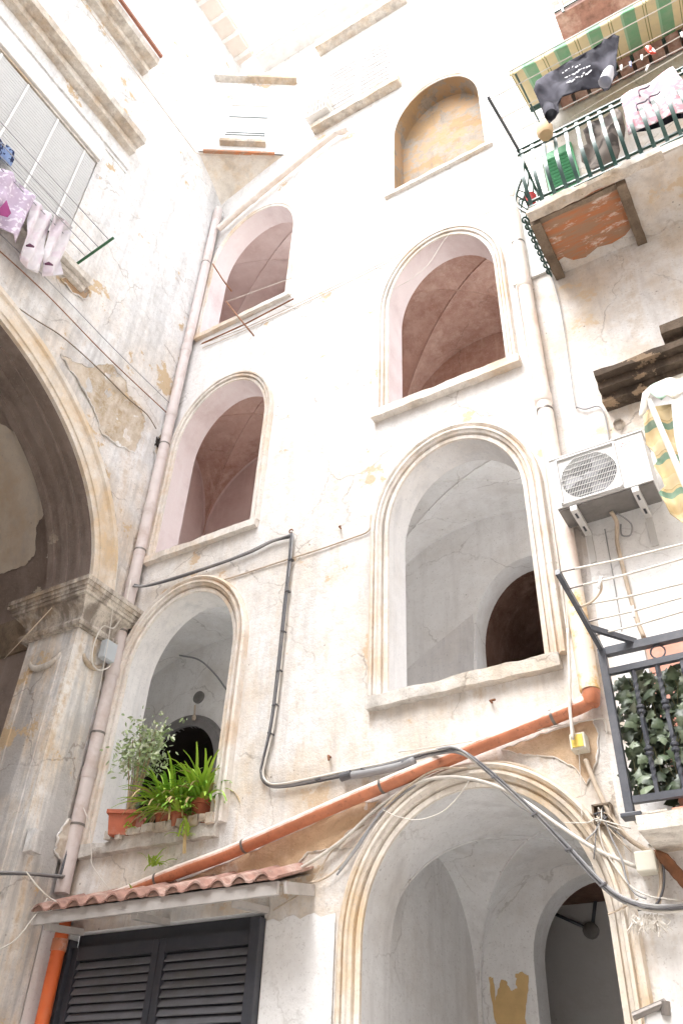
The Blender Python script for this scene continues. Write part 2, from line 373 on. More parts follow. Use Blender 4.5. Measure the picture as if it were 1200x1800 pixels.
sill(-6.62, -4.94, 7.47, 7.565, .08, 'moulding', .008, 5)
sill(-6.62, -4.86, 11.70, 11.785, .07, 'moulding', .006, 6)

def room(label, key, x0, x1, y1, zf, zs, rise, mv, mw, mj, doors=(), y0=.35, side_rise=None, well=.85, lights=None):
    """A vaulted landing behind an arch: reveal, four walls, cross vault, floor; doors are (outline, depth, material) in the back wall."""
    e = bpy.data.objects.new('landing', None); COL.objects.link(e); e.parent = stair; e.matrix_parent_inverse = stair.matrix_world.inverted()
    e.location = (0, 0, 0); e['label'] = label
    a = arch(*AR[key]); xc, yc, hx, hy = (x0 + x1) / 2, (y0 + y1) / 2, (x1 - x0) / 2, (y1 - y0) / 2
    lip = .04; yw = y1 + lip
    mb = MB(); mb.strip([[(p[0], 0, p[1]) for p in a], [(p[0], y0, p[1]) for p in a]])
    mb.add([(a[0][0], 0, a[0][1]), (a[-1][0], 0, a[-1][1]), (a[-1][0], y0, a[-1][1]), (a[0][0], y0, a[0][1])], [(0, 1, 2, 3)])
    mb.build('reveal', MT[mj], e, auto=40)
    N = 24; mb = MB(); vv = []; fs = []
    S = [math.sin(math.pi * (i / N - .5)) for i in range(N + 1)]
    rs = side_rise or rise
    for i in range(N + 1):
        for j in range(N + 1):
            vv.append((xc + S[i] * hx, yc + S[j] * hy, zs + max(rise * math.sqrt(max(0, 1 - S[i] ** 2)), rs * math.sqrt(max(0, 1 - S[j] ** 2)))))
    for i in range(N):
        for j in range(N):
            a0, b0, c0, d0 = i * (N + 1) + j, (i + 1) * (N + 1) + j, (i + 1) * (N + 1) + j + 1, i * (N + 1) + j + 1
            if (i < N / 2) == (j < N / 2): fs += [(a0, b0, c0), (a0, c0, d0)]
            else: fs += [(a0, b0, d0), (b0, c0, d0)]
    mb.add(vv, fs); mb.build('vault', MT[mv], e, auto=14)
    if rs == rise:
        for sg in (1, -1):
            mb = MB(); mb.tube([(xc + S[i] * hx, yc + sg * S[i] * hy, zs + rise * math.sqrt(max(0, 1 - S[i] ** 2)) - .004) for i in range(N + 1)], .011, 6); mb.build('groin', MT[mv], e, smooth=True)
    for cx_, sg in ((x0, -1), (x1, 1)):
        mb = MB(); mb.strip([[(cx_ + sg * lip, y1, z), (cx_, y1, z), (cx_, yw, z)] for z in (zf, zs + .002)]); mb.build('corner_pier', MT[mw], e)
    lx = [(xc + S[i] * hx, zs + rise * math.sqrt(max(0, 1 - S[i] ** 2))) for i in range(N + 1)]
    ly = [(yc + S[i] * hy, zs + rs * math.sqrt(max(0, 1 - S[i] ** 2))) for i in range(N + 1)]
    mb = MB(); panel(mb, [(x0, zf), (x1, zf)] + lx[::-1], [d[0] for d in doors] + ([arch((lights[0] + lights[1]) / 2, (lights[1] - lights[0]) / 2, zf + .03, zs - .05, .45)] if lights else []), lambda x, z: (x, yw, z)); mb.strip([[(x, y, z) for x, z in lx] for y in (y1, yw)]); mb.build('back_wall', MT[mw], e)  # lights: extra opening out of view, added to brighten the landing
    mb = MB(); panel(mb, [(x0, zf), (x1, zf)] + lx[::-1], [[(p[0], max(p[1], zf + .01)) for p in a]], lambda x, z: (x, y0, z)); mb.build('front_wall', MT[mw], e)
    for xx in (x0, x1):                                       # the far side gets an unseen opening, added to let daylight in
        xw = xx + (lip if xx == x1 else -lip)
        hole = [[(y, z) for (y, z) in arch(yc, hy * well, zf + .3, zs, rs * well)]] if well and xx == x1 else []
        mb = MB(); panel(mb, [(y0, zf), (y1, zf)] + ly[::-1], hole, lambda y, z: (xw, y, z)); mb.strip([[(x, y, z) for y, z in ly] for x in (xx, xw)]); mb.build('side_wall', MT[mw], e)
    mb = MB(); mb.add([(x0 - lip, y0, zf), (x1 + lip, y0, zf), (x1 + lip, yw, zf), (x0 - lip, yw, zf)], [(0, 1, 2, 3)]); mb.build('floor', MT['whitewash'], e)
    for (poly, dep, mr, me_) in doors:
        if dep < 0:                                           # opens into a taller back room
            mb = MB(); mb.strip([[(p[0], yw + t, p[1]) for p in poly] for t in (0, .3)]); mb.build('doorway', MT[mr], e, auto=40)
            X0, X1, Y0, Y1, Z1 = x0 - .6, x1 + .3, yw + .3, yw - dep, 5.2
            mb = MB(); panel(mb, [(X0, zf), (X1, zf), (X1, 4.04), (X0, 4.04)], [[(p[0], max(p[1], zf + .01)) for p in poly]], lambda x, z: (x, Y0, z))
            mb.add([(X0, Y0, 4.04), (X1, Y0, 4.04), (X1, Y0, Z1), (X0, Y0, Z1)], [(0, 1, 2, 3)])
            b = [(X0, Y0), (X1, Y0), (X1, Y1), (X0, Y1)]; mb.add([(x, y, z) for z in (zf, Z1) for x, y in b], [(1, 2, 6, 5), (2, 3, 7, 6), (3, 0, 4, 7), (4, 5, 6, 7), (0, 1, 2, 3)])
            mb.build('back_room', MT[me_], e); continue
        mb = MB(); mb.strip([[(p[0], yw + t, p[1]) for p in poly] for t in (0, min(.3, dep))]); mb.build('doorway', MT[mr], e, auto=40)
        mb = MB(); t0 = min(.3, dep); mb.strip([[(p[0], yw + t, p[1]) for p in poly] for t in (t0, dep)])
        mb.add([(p[0], yw + dep, p[1]) for p in poly], [tuple(range(len(poly)))])
        mb.add([(poly[0][0], y1 + t0, poly[0][1]), (poly[-1][0], y1 + t0, poly[-1][1]), (poly[-1][0], y1 + dep, poly[-1][1]), (poly[0][0], y1 + dep, poly[0][1])], [(0, 1, 2, 3)])
        mb.build('passage', MT[me_], e, auto=40)
    return e
MT['hall_back'] = plaster('dark_grey_wash', 'c4c2c0', 'b4afaa', 'cbc8c6', None, off=19.0, pits=.3, bstr=.3)
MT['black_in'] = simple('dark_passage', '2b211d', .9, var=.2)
rG = room('grey vaulted entrance hall behind the ground floor arch', 'G', -3.475, -1.565, 2.25, 0.01, 3.08, .985, 'room_grey', 'room_grey', 'room_grey',
          [(arch(-2.27, .68, .02, 3.26, .72), -1.5, 'room_grey', 'hall_back')], y0=.44, well=0)
rR1 = room('white vaulted landing with a dark brown passage', 'R1', -4.55, -1.2, 1.9, 4.08, 6.95, 1.25, 'room_white', 'room_white', 'jamb_white',
           [(arch(-2.46, .70, 4.1, 6.5, .95), 2.2, 'room_white', 'passage_brown')], well=.97, lights=(-1.7, -1.23))
rR2 = room('terracotta washed landing on the middle floor', 'R2', -4.3, -1.3, 2.3, 8.26, 10.3, 1.75, 'room_brown', 'room_brown', 'jamb_pink', lights=(-2.4, -1.33), well=.97)
rL1 = room('white vaulted landing with a dark round headed door', 'L1', -8.6, -4.9, 1.75, 3.4, 6.35, 1.05, 'room_white', 'room_white', 'jamb_white',
           [(arch(-7.2, .58, 3.42, 5.6, .6), .5, 'black_in', 'black_in')], lights=(-6.42, -4.93), well=.97)
rL2 = room('mauve landing behind the second arch of the left column', 'L2', -7.6, -4.9, 1.9, 7.45, 9.6, 1.35, 'room_brown', 'room_pink', 'jamb_pink', lights=(-6.5, -4.93), well=.97)
rL3 = room('mauve landing behind the topmost arch of the left column', 'L3', -8.0, -4.8, 1.9, 11.0, 13.9, 1.2, 'room_pink', 'room_pink', 'jamb_pink', lights=(-6.5, -4.83), well=.97)
# blind arch: shallow niche with peeling ochre wash
a = arch(*AR['R3']); mb = MB(); mb.strip([[(p[0], y, p[1]) for p in a] for y in (0, .30)])
mb.add([(a[0][0], 0, a[0][1]), (a[-1][0], 0, a[-1][1]), (a[-1][0], .30, a[-1][1]), (a[0][0], .30, a[0][1])], [(0, 1, 2, 3)])
panel(mb, a, [], lambda x, z: (x, .30, z), .1, .02)
mb.build('blind_arch', MT['ochre_blind'], stair, auto=40)

# ------------------------------------------------------------------ the old palace (wall on X = XL)
palace = thing('old_palace', (XL, -3, 0), 'weathered palace wall with a huge sooty arch and shuttered window', 'building')
PA = (-3.9, 3.2, 0.0, 6.72, 2.55)
pa = arch(*PA, n=64)
mb = MB()
panel(mb, [(-9.5, 0)] + pa + [(0, 0), (0, ZT), (-9.5, ZT)], [], lambda y, z: (XL, y, z), .12, .010, (1, 0, 0), 5.0, box=(-5.5, 0, 2, 18))
mb.build('wall', MT['left'], palace, smooth=True)
mb = MB()                                                     # archivolt on the wall face
arc_only = [(PA[0] + PA[1] * math.cos(math.pi * i / 64), PA[3] + PA[4] * math.sin(math.pi * i / 64)) for i in range(65)]
sweep2(mb, arc_only, [(-o, h) for o, h in [(.003, -.03), (.003, .05), (.07, .055), (.075, .075), (.17, .08), (.18, .06), (.25, .065), (.27, .10), (.33, .10), (.345, .06), (.35, -.02)]], lambda y, z, h: (XL + h, y, z))
mb.build('arch_moulding', MT['ochre_mould'], palace, auto=35)
MT['moss'] = simple('dark_moss', '6b664e', .95, var=.25, dirt='a39a82', dirt_a=.7, dscale=6)
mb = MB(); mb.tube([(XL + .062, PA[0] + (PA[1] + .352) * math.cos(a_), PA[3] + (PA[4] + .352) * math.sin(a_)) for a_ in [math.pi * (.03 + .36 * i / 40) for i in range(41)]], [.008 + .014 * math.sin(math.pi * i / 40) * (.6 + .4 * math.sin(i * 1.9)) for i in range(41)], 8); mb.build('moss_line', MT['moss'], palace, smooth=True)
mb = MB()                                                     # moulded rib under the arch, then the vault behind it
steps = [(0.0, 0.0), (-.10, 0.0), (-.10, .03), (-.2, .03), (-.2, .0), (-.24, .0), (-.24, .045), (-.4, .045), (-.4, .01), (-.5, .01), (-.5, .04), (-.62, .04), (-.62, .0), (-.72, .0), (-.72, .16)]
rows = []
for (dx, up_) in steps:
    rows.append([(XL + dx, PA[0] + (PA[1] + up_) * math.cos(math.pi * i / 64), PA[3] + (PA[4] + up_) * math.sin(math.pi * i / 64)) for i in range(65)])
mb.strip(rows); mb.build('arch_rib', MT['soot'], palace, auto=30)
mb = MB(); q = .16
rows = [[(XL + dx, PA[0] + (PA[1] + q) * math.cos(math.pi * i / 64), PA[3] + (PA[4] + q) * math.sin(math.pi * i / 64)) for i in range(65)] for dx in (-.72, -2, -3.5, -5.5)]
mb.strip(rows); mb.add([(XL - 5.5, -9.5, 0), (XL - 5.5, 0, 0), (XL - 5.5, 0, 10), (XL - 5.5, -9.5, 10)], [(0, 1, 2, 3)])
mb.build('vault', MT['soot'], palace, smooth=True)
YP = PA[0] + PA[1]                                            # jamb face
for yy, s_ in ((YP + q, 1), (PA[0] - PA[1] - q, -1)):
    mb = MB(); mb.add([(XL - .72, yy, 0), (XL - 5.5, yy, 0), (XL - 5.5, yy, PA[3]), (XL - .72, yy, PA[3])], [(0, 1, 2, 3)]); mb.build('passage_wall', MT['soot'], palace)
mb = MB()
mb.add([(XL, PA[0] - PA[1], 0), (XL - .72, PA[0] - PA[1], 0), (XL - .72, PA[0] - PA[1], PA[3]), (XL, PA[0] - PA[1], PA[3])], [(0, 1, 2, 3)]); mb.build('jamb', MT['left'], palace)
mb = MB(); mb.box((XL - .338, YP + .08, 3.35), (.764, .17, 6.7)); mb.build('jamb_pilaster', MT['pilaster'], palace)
mb = MB(); mb.box((XL + .02, YP + .235, 3.14), (.06, .46, 6.28)); mb.build('pilaster', MT['pilaster'], palace)
# capital: mouldings that turn the pier's corner
def capital(path, prof, name, mat):
    mb = MB(); sweep2(mb, path, prof, lambda x, y, z: (x, y, z)); return mb.build(name, mat, palace, auto=30)
cpath = [(XL - .78, YP + .15), (XL - .78, YP), (XL + .05, YP), (XL + .05, -.19), (XL - .02, -.19)]
capital(cpath, [(-o, z) for o, z in [(-.05, 6.25), (.03, 6.25), (.035, 6.265), (.06, 6.268), (.075, 6.30), (.062, 6.335), (.03, 6.338), (.028, 6.40), (.045, 6.45), (.085, 6.51), (.13, 6.545), (.135, 6.575), (.17, 6.577), (.17, 6.615), (.185, 6.617), (.185, 6.655), (.205, 6.657), (.21, 6.70), (.225, 6.702), (.228, 6.755), (-.1, 6.78)]], 'capital', MT['capital'])
capital([(XL - 5.4, YP + q), (XL - .7, YP + q)], [(-o, z) for o, z in [(-.05, 6.3), (.03, 6.3), (.05, 6.36), (.03, 6.38), (.03, 6.44), (.09, 6.56), (.12, 6.62), (.12, 6.72), (-.05, 6.74)]], 'impost', MT['darkstone'])
for (c, ax, w) in (((XL - .36, YP - .012, 5.98), 0, .23), ((XL + .06, YP + .28, 6.0), 1, .13)):
    mb = MB()
    pts = [Vector(c) + (Vector((w * math.cos(t), 0, -w * .55 * math.sin(t))) if ax == 0 else Vector((0, w * math.cos(t), -w * .7 * math.sin(t)))) for t in [math.pi * i / 14 for i in range(15)]]
    mb.tube(pts, [.012 + .026 * math.sin(math.pi * i / 14) for i in range(15)], 8); mb.build('scroll', MT['stone'], palace, smooth=True)
mb = MB()
for xo in (XL - .60, XL - .13): mb.beam((xo, YP - .004, .2), (xo, YP - .004, 5.95), .05, .03, Vector((0, 1, 0)))
mb.build('pilaster_fillet', MT['pilaster'], palace)

# hood over the palace window, sill below it, the cornice of the floor above
def cornice(y0, y1, z, prof, name, mat, parent=palace):
    mb = MB(); sweep2(mb, [(XL - .02, y0), (XL + .0, y0), (XL + .0, y1), (XL - .02, y1)], [(o, z + h) for o, h in prof], lambda x, y, zz: (x, y, zz))
    return mb.build(name, mat, parent, auto=30)
def slab_on_left(y0, y1, levels, name, mat, parent=palace, amp=.008, seed=0.0):
    mb = MB()
    for (z0, z1, d) in levels: rough_box(mb, (XL + d / 2 - .05, (y0 + y1) / 2, (z0 + z1) / 2), (d + .1, (y1 - y0) - .06 + d * .25, z1 - z0), amp, .12, seed)
    return mb.build(name, mat, parent, auto=40)
slab_on_left(-4.9, -2.05, [(14.06, 14.22, .12), (14.222, 14.38, .27)], 'window_hood', MT['stone'], seed=3)
slab_on_left(-4.9, -2.0, [(13.60, 13.66, .02), (13.70, 13.78, .035)], 'fascia_moulding', MT['left'], seed=4)
slab_on_left(-4.9, -2.02, [(10.62, 10.70, .09), (10.702, 10.82, .17)], 'window_sill', MT['stone'], amp=.014, seed=5)
slab_on_left(-6.5, -2.35, [(16.22, 16.36, .14), (16.362, 16.55, .30)], 'balcony_slab', MT['stone'], seed=6)
MT['redbrown'] = simple('red_brown_paint', 'a5705c', .8, var=.15)
mb = MB(); mb.box((XL + .34, -4.45, 16.585), (.05, 4.2, .06)); mb.build('balcony_edge', MT['redbrown'], palace)

# ------------------------------------------------------------------ the corner bay on its squinch
bay = thing('corner_bay', (XL + .4, -.3, 16), 'white boxed-out bay set diagonally across the upper corner on a squinch', 'bay')
A0, B0 = Vector((XL, -.84, 0)), Vector((-5.4, 0, 0)); zb, zt = 16.22, 19.0
mb = MB(); rows = []
for z in (zb, zb + .1, zb + 1, zb + 2, zt): rows.append([A0 + (B0 - A0) * (i / 8) + Vector((0, 0, z)) for i in range(9)])
mb.strip(rows); mb.add([A0 + Vector((0, 0, zt)), B0 + Vector((0, 0, zt)), Vector((XL, 0, zt))], [(0, 1, 2)]); mb.build('wall', MT['facade'], bay)
tip = Vector((XL - .03, .03, 15.5)); rows = []
for s_ in range(9):
    s1 = s_ / 8; row = []
    for i in range(13):
        t = i / 12; p = (A0 + Vector((-.03, 0, 0)) + (B0 + Vector((0, .03, 0)) - A0 - Vector((-.03, 0, 0))) * t) + Vector((0, 0, zb)); cc = Vector((XL, 0, zb))
        p = p.lerp(cc, .0); q_ = p.lerp(tip, s1); q_ += (cc - p) * (.45 * math.sin(math.pi * s1 ** .7) * math.sin(math.pi * t)) * .6
        q_.z += .10 * math.sin(math.pi * s1) * math.sin(math.pi * t); row.append(q_)
    rows.append(row)
mb = MB(); mb.strip(rows); mb.build('squinch', MT['ochre_mould'], bay, smooth=True)
nb_ = Vector((.84, -1.34, 0)).normalized()
mb = MB(); mb.beam(A0 + nb_ * .01 + Vector((.09, .05, zb - .03)), B0 + nb_ * .01 + Vector((-.15, -.1, zb - .03)), .06, .05); mb.build('brick_lintel', MT['soffit_orange'], bay)
mid = (A0 + B0) / 2; dirb = (B0 - A0).normalized()
mb = MB(); mb.beam(mid - dirb * .42 + nb_ * .05 + Vector((0, 0, zb + .26)), mid + dirb * .42 + nb_ * .05 + Vector((0, 0, zb + .26)), .12, .09); mb.build('window_sill', MT['stone'], bay)
mb = MB(); mb.beam(A0 - dirb * .03 + nb_ * .06 + Vector((0, 0, zt - .02)), B0 + dirb * .03 + nb_ * .06 + Vector((0, 0, zt - .02)), .16, .08); mb.build('roof_edge', MT['stone'], bay)
w = bpy.data.objects.new('window', None); COL.objects.link(w); w.parent = bay; w.matrix_parent_inverse = bay.matrix_world.inverted()
MT['whitepaint'] = simple('white_paint', 'e8e6e3', .55, var=.05, dirt='b8b0a6', dirt_a=.35)
MT['glass'] = simple('dull_window_glass', '8d9698', .15, var=.05, bstr=0)
def vec(v, z): return Vector((v.x, v.y, z))
mb = MB()
for s_ in (-.4, .4): mb.beam(vec(mid + dirb * s_ + nb_ * .012, zb + .31), vec(mid + dirb * s_ + nb_ * .012, zb + 1.75), .05, .03, nb_)
mb.beam(vec(mid - dirb * .42 + nb_ * .012, zb + 1.77), vec(mid + dirb * .42 + nb_ * .012, zb + 1.77), .03, .05); mb.build('frame', MT['whitepaint'], w)
mb = MB(); mb.add([vec(mid - dirb * .38 + nb_ * .006, zb + .31), vec(mid + dirb * .38 + nb_ * .006, zb + .31), vec(mid + dirb * .38 + nb_ * .006, zb + 1.75), vec(mid - dirb * .38 + nb_ * .006, zb + 1.75)], [(0, 1, 2, 3)]); mb.build('pane', MT['whitepaint'], w)
for z in (zb + .62, zb + .7, zb + 1.3):
    mb = MB(); mb.beam(vec(mid - dirb * .37 + nb_ * .016, z), vec(mid + dirb * .37 + nb_ * .016, z), .025, .018); mb.build('glazing_bar', MT['glass'], w)

# ------------------------------------------------------------------ eaves round the top of the well
def eave(path, name, parent, mat):
    mb = MB(); sweep2(mb, path, [(-.0, 20.55), (.36, 20.6), (.36, 20.66), (.40, 20.67), (.40, 20.78), (0, 20.82)], lambda x, y, z: (x, y, z)); return mb.build(name, mat, parent, auto=30)
MT['eave_wood'] = simple('brown_eave_boards', 'e3d8ce', .8, var=.06)
eave([(-1.2, 0), (XL + .4, 0)], 'eave', stair, MT['whitepaint'])
eave([(XL, -.4), (XL, -9.5)], 'eave', palace, MT['eave_wood'])
for k in range(9):
    mb = MB(); y = -.55 - k * .42; mb.box((XL + .2, y, 20.55), (.42, .07, .08)); mb.build('rafter', MT['whitepaint'], palace)

# ------------------------------------------------------------------ the cream house on the right (same line as the stair facade)
house = thing('cream_house', (0, 0, 0), 'cream plastered house with two balconies right of the pale downpipe', 'building')
mb = MB(); panel(mb, [(-1.42, 0), (6, 0), (6, 17.4), (-1.42, 17.4)], [], lambda x, z: (x, -.012, z), .12, .008, (0, -1, 0), 9.0, box=(-1.42, 2, 2, 14))
mb.build('wall', MT['right'], house, smooth=True)

# ------------------------------------------------------------------ pipes
MT['pvc_grey'] = simple('grey_pvc', 'd6cbc8', .45, var=.06, dirt='b59c8f', dirt_a=.5)
MT['pvc_cream'] = simple('cream_painted_pipe', 'e6dbd2', .5, var=.05, dirt='cfa88e', dirt_a=.45, dirt_r=(.48, .7))
MT['pvc_yellow'] = simple('flaking_yellow_pipe', 'dfb878', .6, var=.1, dirt='e3d9ca', dirt_a=.9, dirt_r=(.45, .55), dscale=4)
MT['pvc_orange'] = simple('orange_drain_pvc', 'cf7a55', .28, var=.1, dirt='d3a88c', dirt_a=.7, dirt_r=(.44, .64), spec=.6)
def painted_toplight(name, col, toplight, a0=.15, a1=.85, amt=.9, rough=.4):     # pale skylight painted onto upward-facing sides, its edge broken by noise
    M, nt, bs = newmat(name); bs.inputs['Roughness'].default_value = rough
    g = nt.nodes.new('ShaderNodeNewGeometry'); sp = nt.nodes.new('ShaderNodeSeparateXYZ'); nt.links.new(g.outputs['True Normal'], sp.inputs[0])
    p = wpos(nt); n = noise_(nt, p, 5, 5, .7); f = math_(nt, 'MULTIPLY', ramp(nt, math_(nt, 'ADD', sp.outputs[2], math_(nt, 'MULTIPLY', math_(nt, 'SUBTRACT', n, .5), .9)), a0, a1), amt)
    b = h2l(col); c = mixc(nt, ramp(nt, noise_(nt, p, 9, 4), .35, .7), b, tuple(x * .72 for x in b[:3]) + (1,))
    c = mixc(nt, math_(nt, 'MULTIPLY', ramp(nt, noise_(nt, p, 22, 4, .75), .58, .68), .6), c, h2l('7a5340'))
    nt.links.new(mixc(nt, f, c, h2l(toplight)), bs.inputs['Base Color']); return M
MT['pvc_orange'] = painted_toplight('toplit_orange_pvc', 'cb8260', 'e6dcd4', -.3, .3, .9)
MT['pvc_orange2'] = simple('bright_orange_pvc', 'd96a3a', .35, var=.05, dirt='d08a63', dirt_a=.3)
MT['clamp'] = simple('dull_steel', '8d8782', .45, .7, var=.15)
MT['rust'] = simple('rusty_iron', '9a6a4c', .85, var=.25, dirt='6b4632')
MT['cable_black'] = simple('black_cable', '606064', .5, var=.1, dirt='85837f', dirt_a=.6)
MT['cable_grey'] = simple('grey_cable', '9a9a9c', .5, var=.1, dirt='c8c4be', dirt_a=.5)
MT['cable_white'] = simple('white_cable', 'd9d4cc', .5, var=.06, dirt='a89c8c', dirt_a=.5)
MT['cable_tan'] = simple('tan_painted_cable', 'c9b8a4', .6, var=.1, dirt='8f7f6e', dirt_a=.6)
def collar(mb, p, q, r, w=.03):
    d = (Vector(q) - Vector(p)).normalized(); return mb.tube([Vector(p) - d * w, Vector(p) - d * w * .8, Vector(p) + d * w * .8, Vector(p) + d * w], [r * .9, r, r, r * .9], 18)
def pipe(name, label, pts, r, mat, collars=(), cr=1.13, clamps=(), parent=None, n=18):
    pts = [Vector(p) for p in pts]; t = parent or thing(name, pts[-1], label, 'pipe')
    mb = MB(); mb.tube(pts, r, n); mb.build('pipe', mat, t, auto=50)
    def at_(k):
        L = [(b - a).length for a, b in zip(pts, pts[1:])]; s = k * sum(L)
        for a, b, l in zip(pts, pts[1:], L):
            if s <= l: return a.lerp(b, s / l), (b - a).normalized()
            s -= l
        return pts[-1], (pts[-1] - pts[-2]).normalized()
    for k in collars:
        p, d = at_(k); mb = MB(); mb.tube([p - d * .07, p - d * .065, p + d * .04, p + d * .055], [r * 1.02, r * cr, r * cr, r * 1.02], n); mb.build('socket', mat, t, auto=50)
    for k in clamps:
        p, d = at_(k); mb = MB(); mb.tube([p - d * .012, p + d * .012], r * 1.05, n); mb.tube([p + Vector((0, r, 0)), p + Vector((0, r + .06, 0))], .008, 6); mb.build('clamp', MT['clamp'], t, auto=50)
    return t
pb = F(128, 1568, -.12); pt = F(397, 362, -.12); pb.x = pt.x = -6.665
lp = pipe('downpipe', 'long grey plastic downpipe in the corner between palace and stair tower', [pt, pb], .072, MT['pvc_grey'], (.02, .33, .45, .60, .70, .80, .90), clamps=(.14, .5, .655, .755, .862, .945))
pipe('gutter_pipe', 'slanting pale pipe running down to the corner under the white bay', spline([F(612, 226, -.1), F(600, 231, -.1), F(575, 245, -.1), F(437, 357, -.1), F(384, 403, -.12)], 4), .055, MT['pvc_cream'], (.05, .72))
rt = F(897, 330, -.1); rb = F(1046, 1212, -.1); rt.x = rb.x = -1.455
rp = pipe('downpipe', 'long cream downpipe between the stair arches and the cream house', [rt, Vector((-1.455, -.1, 5.45))], .078, MT['pvc_cream'], (.04, .33, .63), clamps=(.2, .655,))
mb = MB(); mb.tube([(-1.455, -.1, 5.45), (-1.455, -.1, rb.z)], .077, 18); mb.build('lower_pipe', MT['pvc_yellow'], rp, auto=50)
op = spline([Vector((-1.455, -.1, rb.z)), Vector((-1.46, -.1, rb.z - .07)), F(1034, 1233, -.1), F(1000, 1249, -.1), F(830, 1316, -.1), F(700, 1370, -.1), F(600, 1412, -.1), F(500, 1456, -.1), F(400, 1500, -.1), F(300, 1537, -.1), F(215, 1572, -.1), F(160, 1590, -.1), F(120, 1606, -.1)], 5)
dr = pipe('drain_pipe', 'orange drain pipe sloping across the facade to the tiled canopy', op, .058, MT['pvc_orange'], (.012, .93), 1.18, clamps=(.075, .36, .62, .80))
pl0, pl1 = F(112, 1618, -.1), F(62, 1830, -.1); pl1.x = pl0.x = -6.56
mb = MB(); mb.tube([pl0, pl1], .062, 16); lo = mb.build('lower_pipe', MT['pvc_orange2'], dr, auto=50)
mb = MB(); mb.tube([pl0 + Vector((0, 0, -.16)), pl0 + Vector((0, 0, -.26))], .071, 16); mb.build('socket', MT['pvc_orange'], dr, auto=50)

# ------------------------------------------------------------------ tiled canopy and louvred shutters
MT['tile'] = simple('terracotta_tile', 'ae877a', .85, var=.25, vscale=9, dirt='d9c6ba', dirt_a=.55, dirt_r=(.48, .66))
MT['grey_wood'] = simple('grey_painted_board', 'bdb8b4', .7, var=.08, dirt='8f8984', dirt_a=.4)
MT['black_metal'] = simple('black_enamelled_iron', '44464d', .42, var=.15, dirt='5a5a5e', dirt_a=.45, spec=.5)
MT['black_slat'] = simple('black_shutter_slat', '73747a', .5, var=.12, dirt='6a6864', dirt_a=.5, spec=.5)
can = thing('tiled_canopy', (-5.2, 0, 3.4), 'small canopy of terracotta roof tiles on a grey board above dark shutters', 'canopy')
cx0, cx1, cy, cz = -6.58, -3.92, -.46, 3.40
NT = 12; pit = (cx1 - cx0) / NT
def tile_mesh():
    mb = MB(); rows = []
    for (y, z) in ((cy, 0), (0.0, .17)):
        for th in (0, .016):
            pass
    prof = [(pit * (i / 14), .047 * math.sin(math.pi * i / 9) ** .8 if i <= 9 else -.012 * math.sin(math.pi * (i - 9) / 5)) for i in range(15)]
    def row(y, z, th): return [(x, y, z + h + th) for (x, h) in prof]
    a, b = row(cy - .03, 0, .018), row(0, .20, .018); c, d = row(cy - .03, 0, 0), row(0, .20, 0)
    mb.cm = 1; mb.add([(x, y + .012, z) for x, y, z in c[:10]], [tuple(range(10))]); mb.cm = 0; mb.strip([a, b]); mb.strip([c, d]); mb.strip([a, c]); mb.strip([b, d]); mb.add([a[0], b[0], d[0], c[0]], [(0, 1, 2, 3)]); mb.add([a[-1], b[-1], d[-1], c[-1]], [(0, 1, 2, 3)])
    return mb
t0 = None
for k in range(NT):
    if t0 is None:
        t0 = tile_mesh().build('roof_tile', [MT['tile'], simple('tile_mortar', '8d6f62', .9, var=.2)], can, auto=40); t0.matrix_world = Matrix.Translation((cx0, 0, cz))
    else: share('roof_tile', t0, can, Matrix.Translation((cx0 + k * pit, rnd.uniform(-.012, .012), cz + rnd.uniform(-.005, .006))) @ Matrix.Rotation(rnd.uniform(-.02, .02), 4, 'Z'))
mb = MB(); mb.box(((cx0 + cx1) / 2 - .02, cy + .025, cz - .052), (cx1 - cx0 - .02, .03, .098)); mb.build('fascia', MT['grey_wood'], can)
mb = MB(); mb.beam((cx1 + .012, cy + .06, cz - .045), (cx1 + .012, -.005, cz + .03), .028, .085); mb.build('side_board', MT['grey_wood'], can)
mb = MB(); mb.beam((cx0 + .012, cy + .06, cz - .045), (cx0 + .012, -.005, cz + .03), .028, .085); mb.build('side_board', MT['grey_wood'], can)
for xx in (-4.36, -5.4, -6.42):
    mb = MB(); mb.beam((xx, cy + .045, cz - .12), (xx, -.002, cz - .08), .07, .05); mb.build('bracket', MT['grey_wood'], can)
mb = MB(); mb.add([(cx0 + .03, cy + .04, cz - .004), (cx1 - .03, cy + .04, cz - .004), (cx1 - .03, 0, cz + .16), (cx0 + .03, 0, cz + .16)], [(0, 1, 2, 3)]); mb.build('soffit', MT['whitewash'], can)

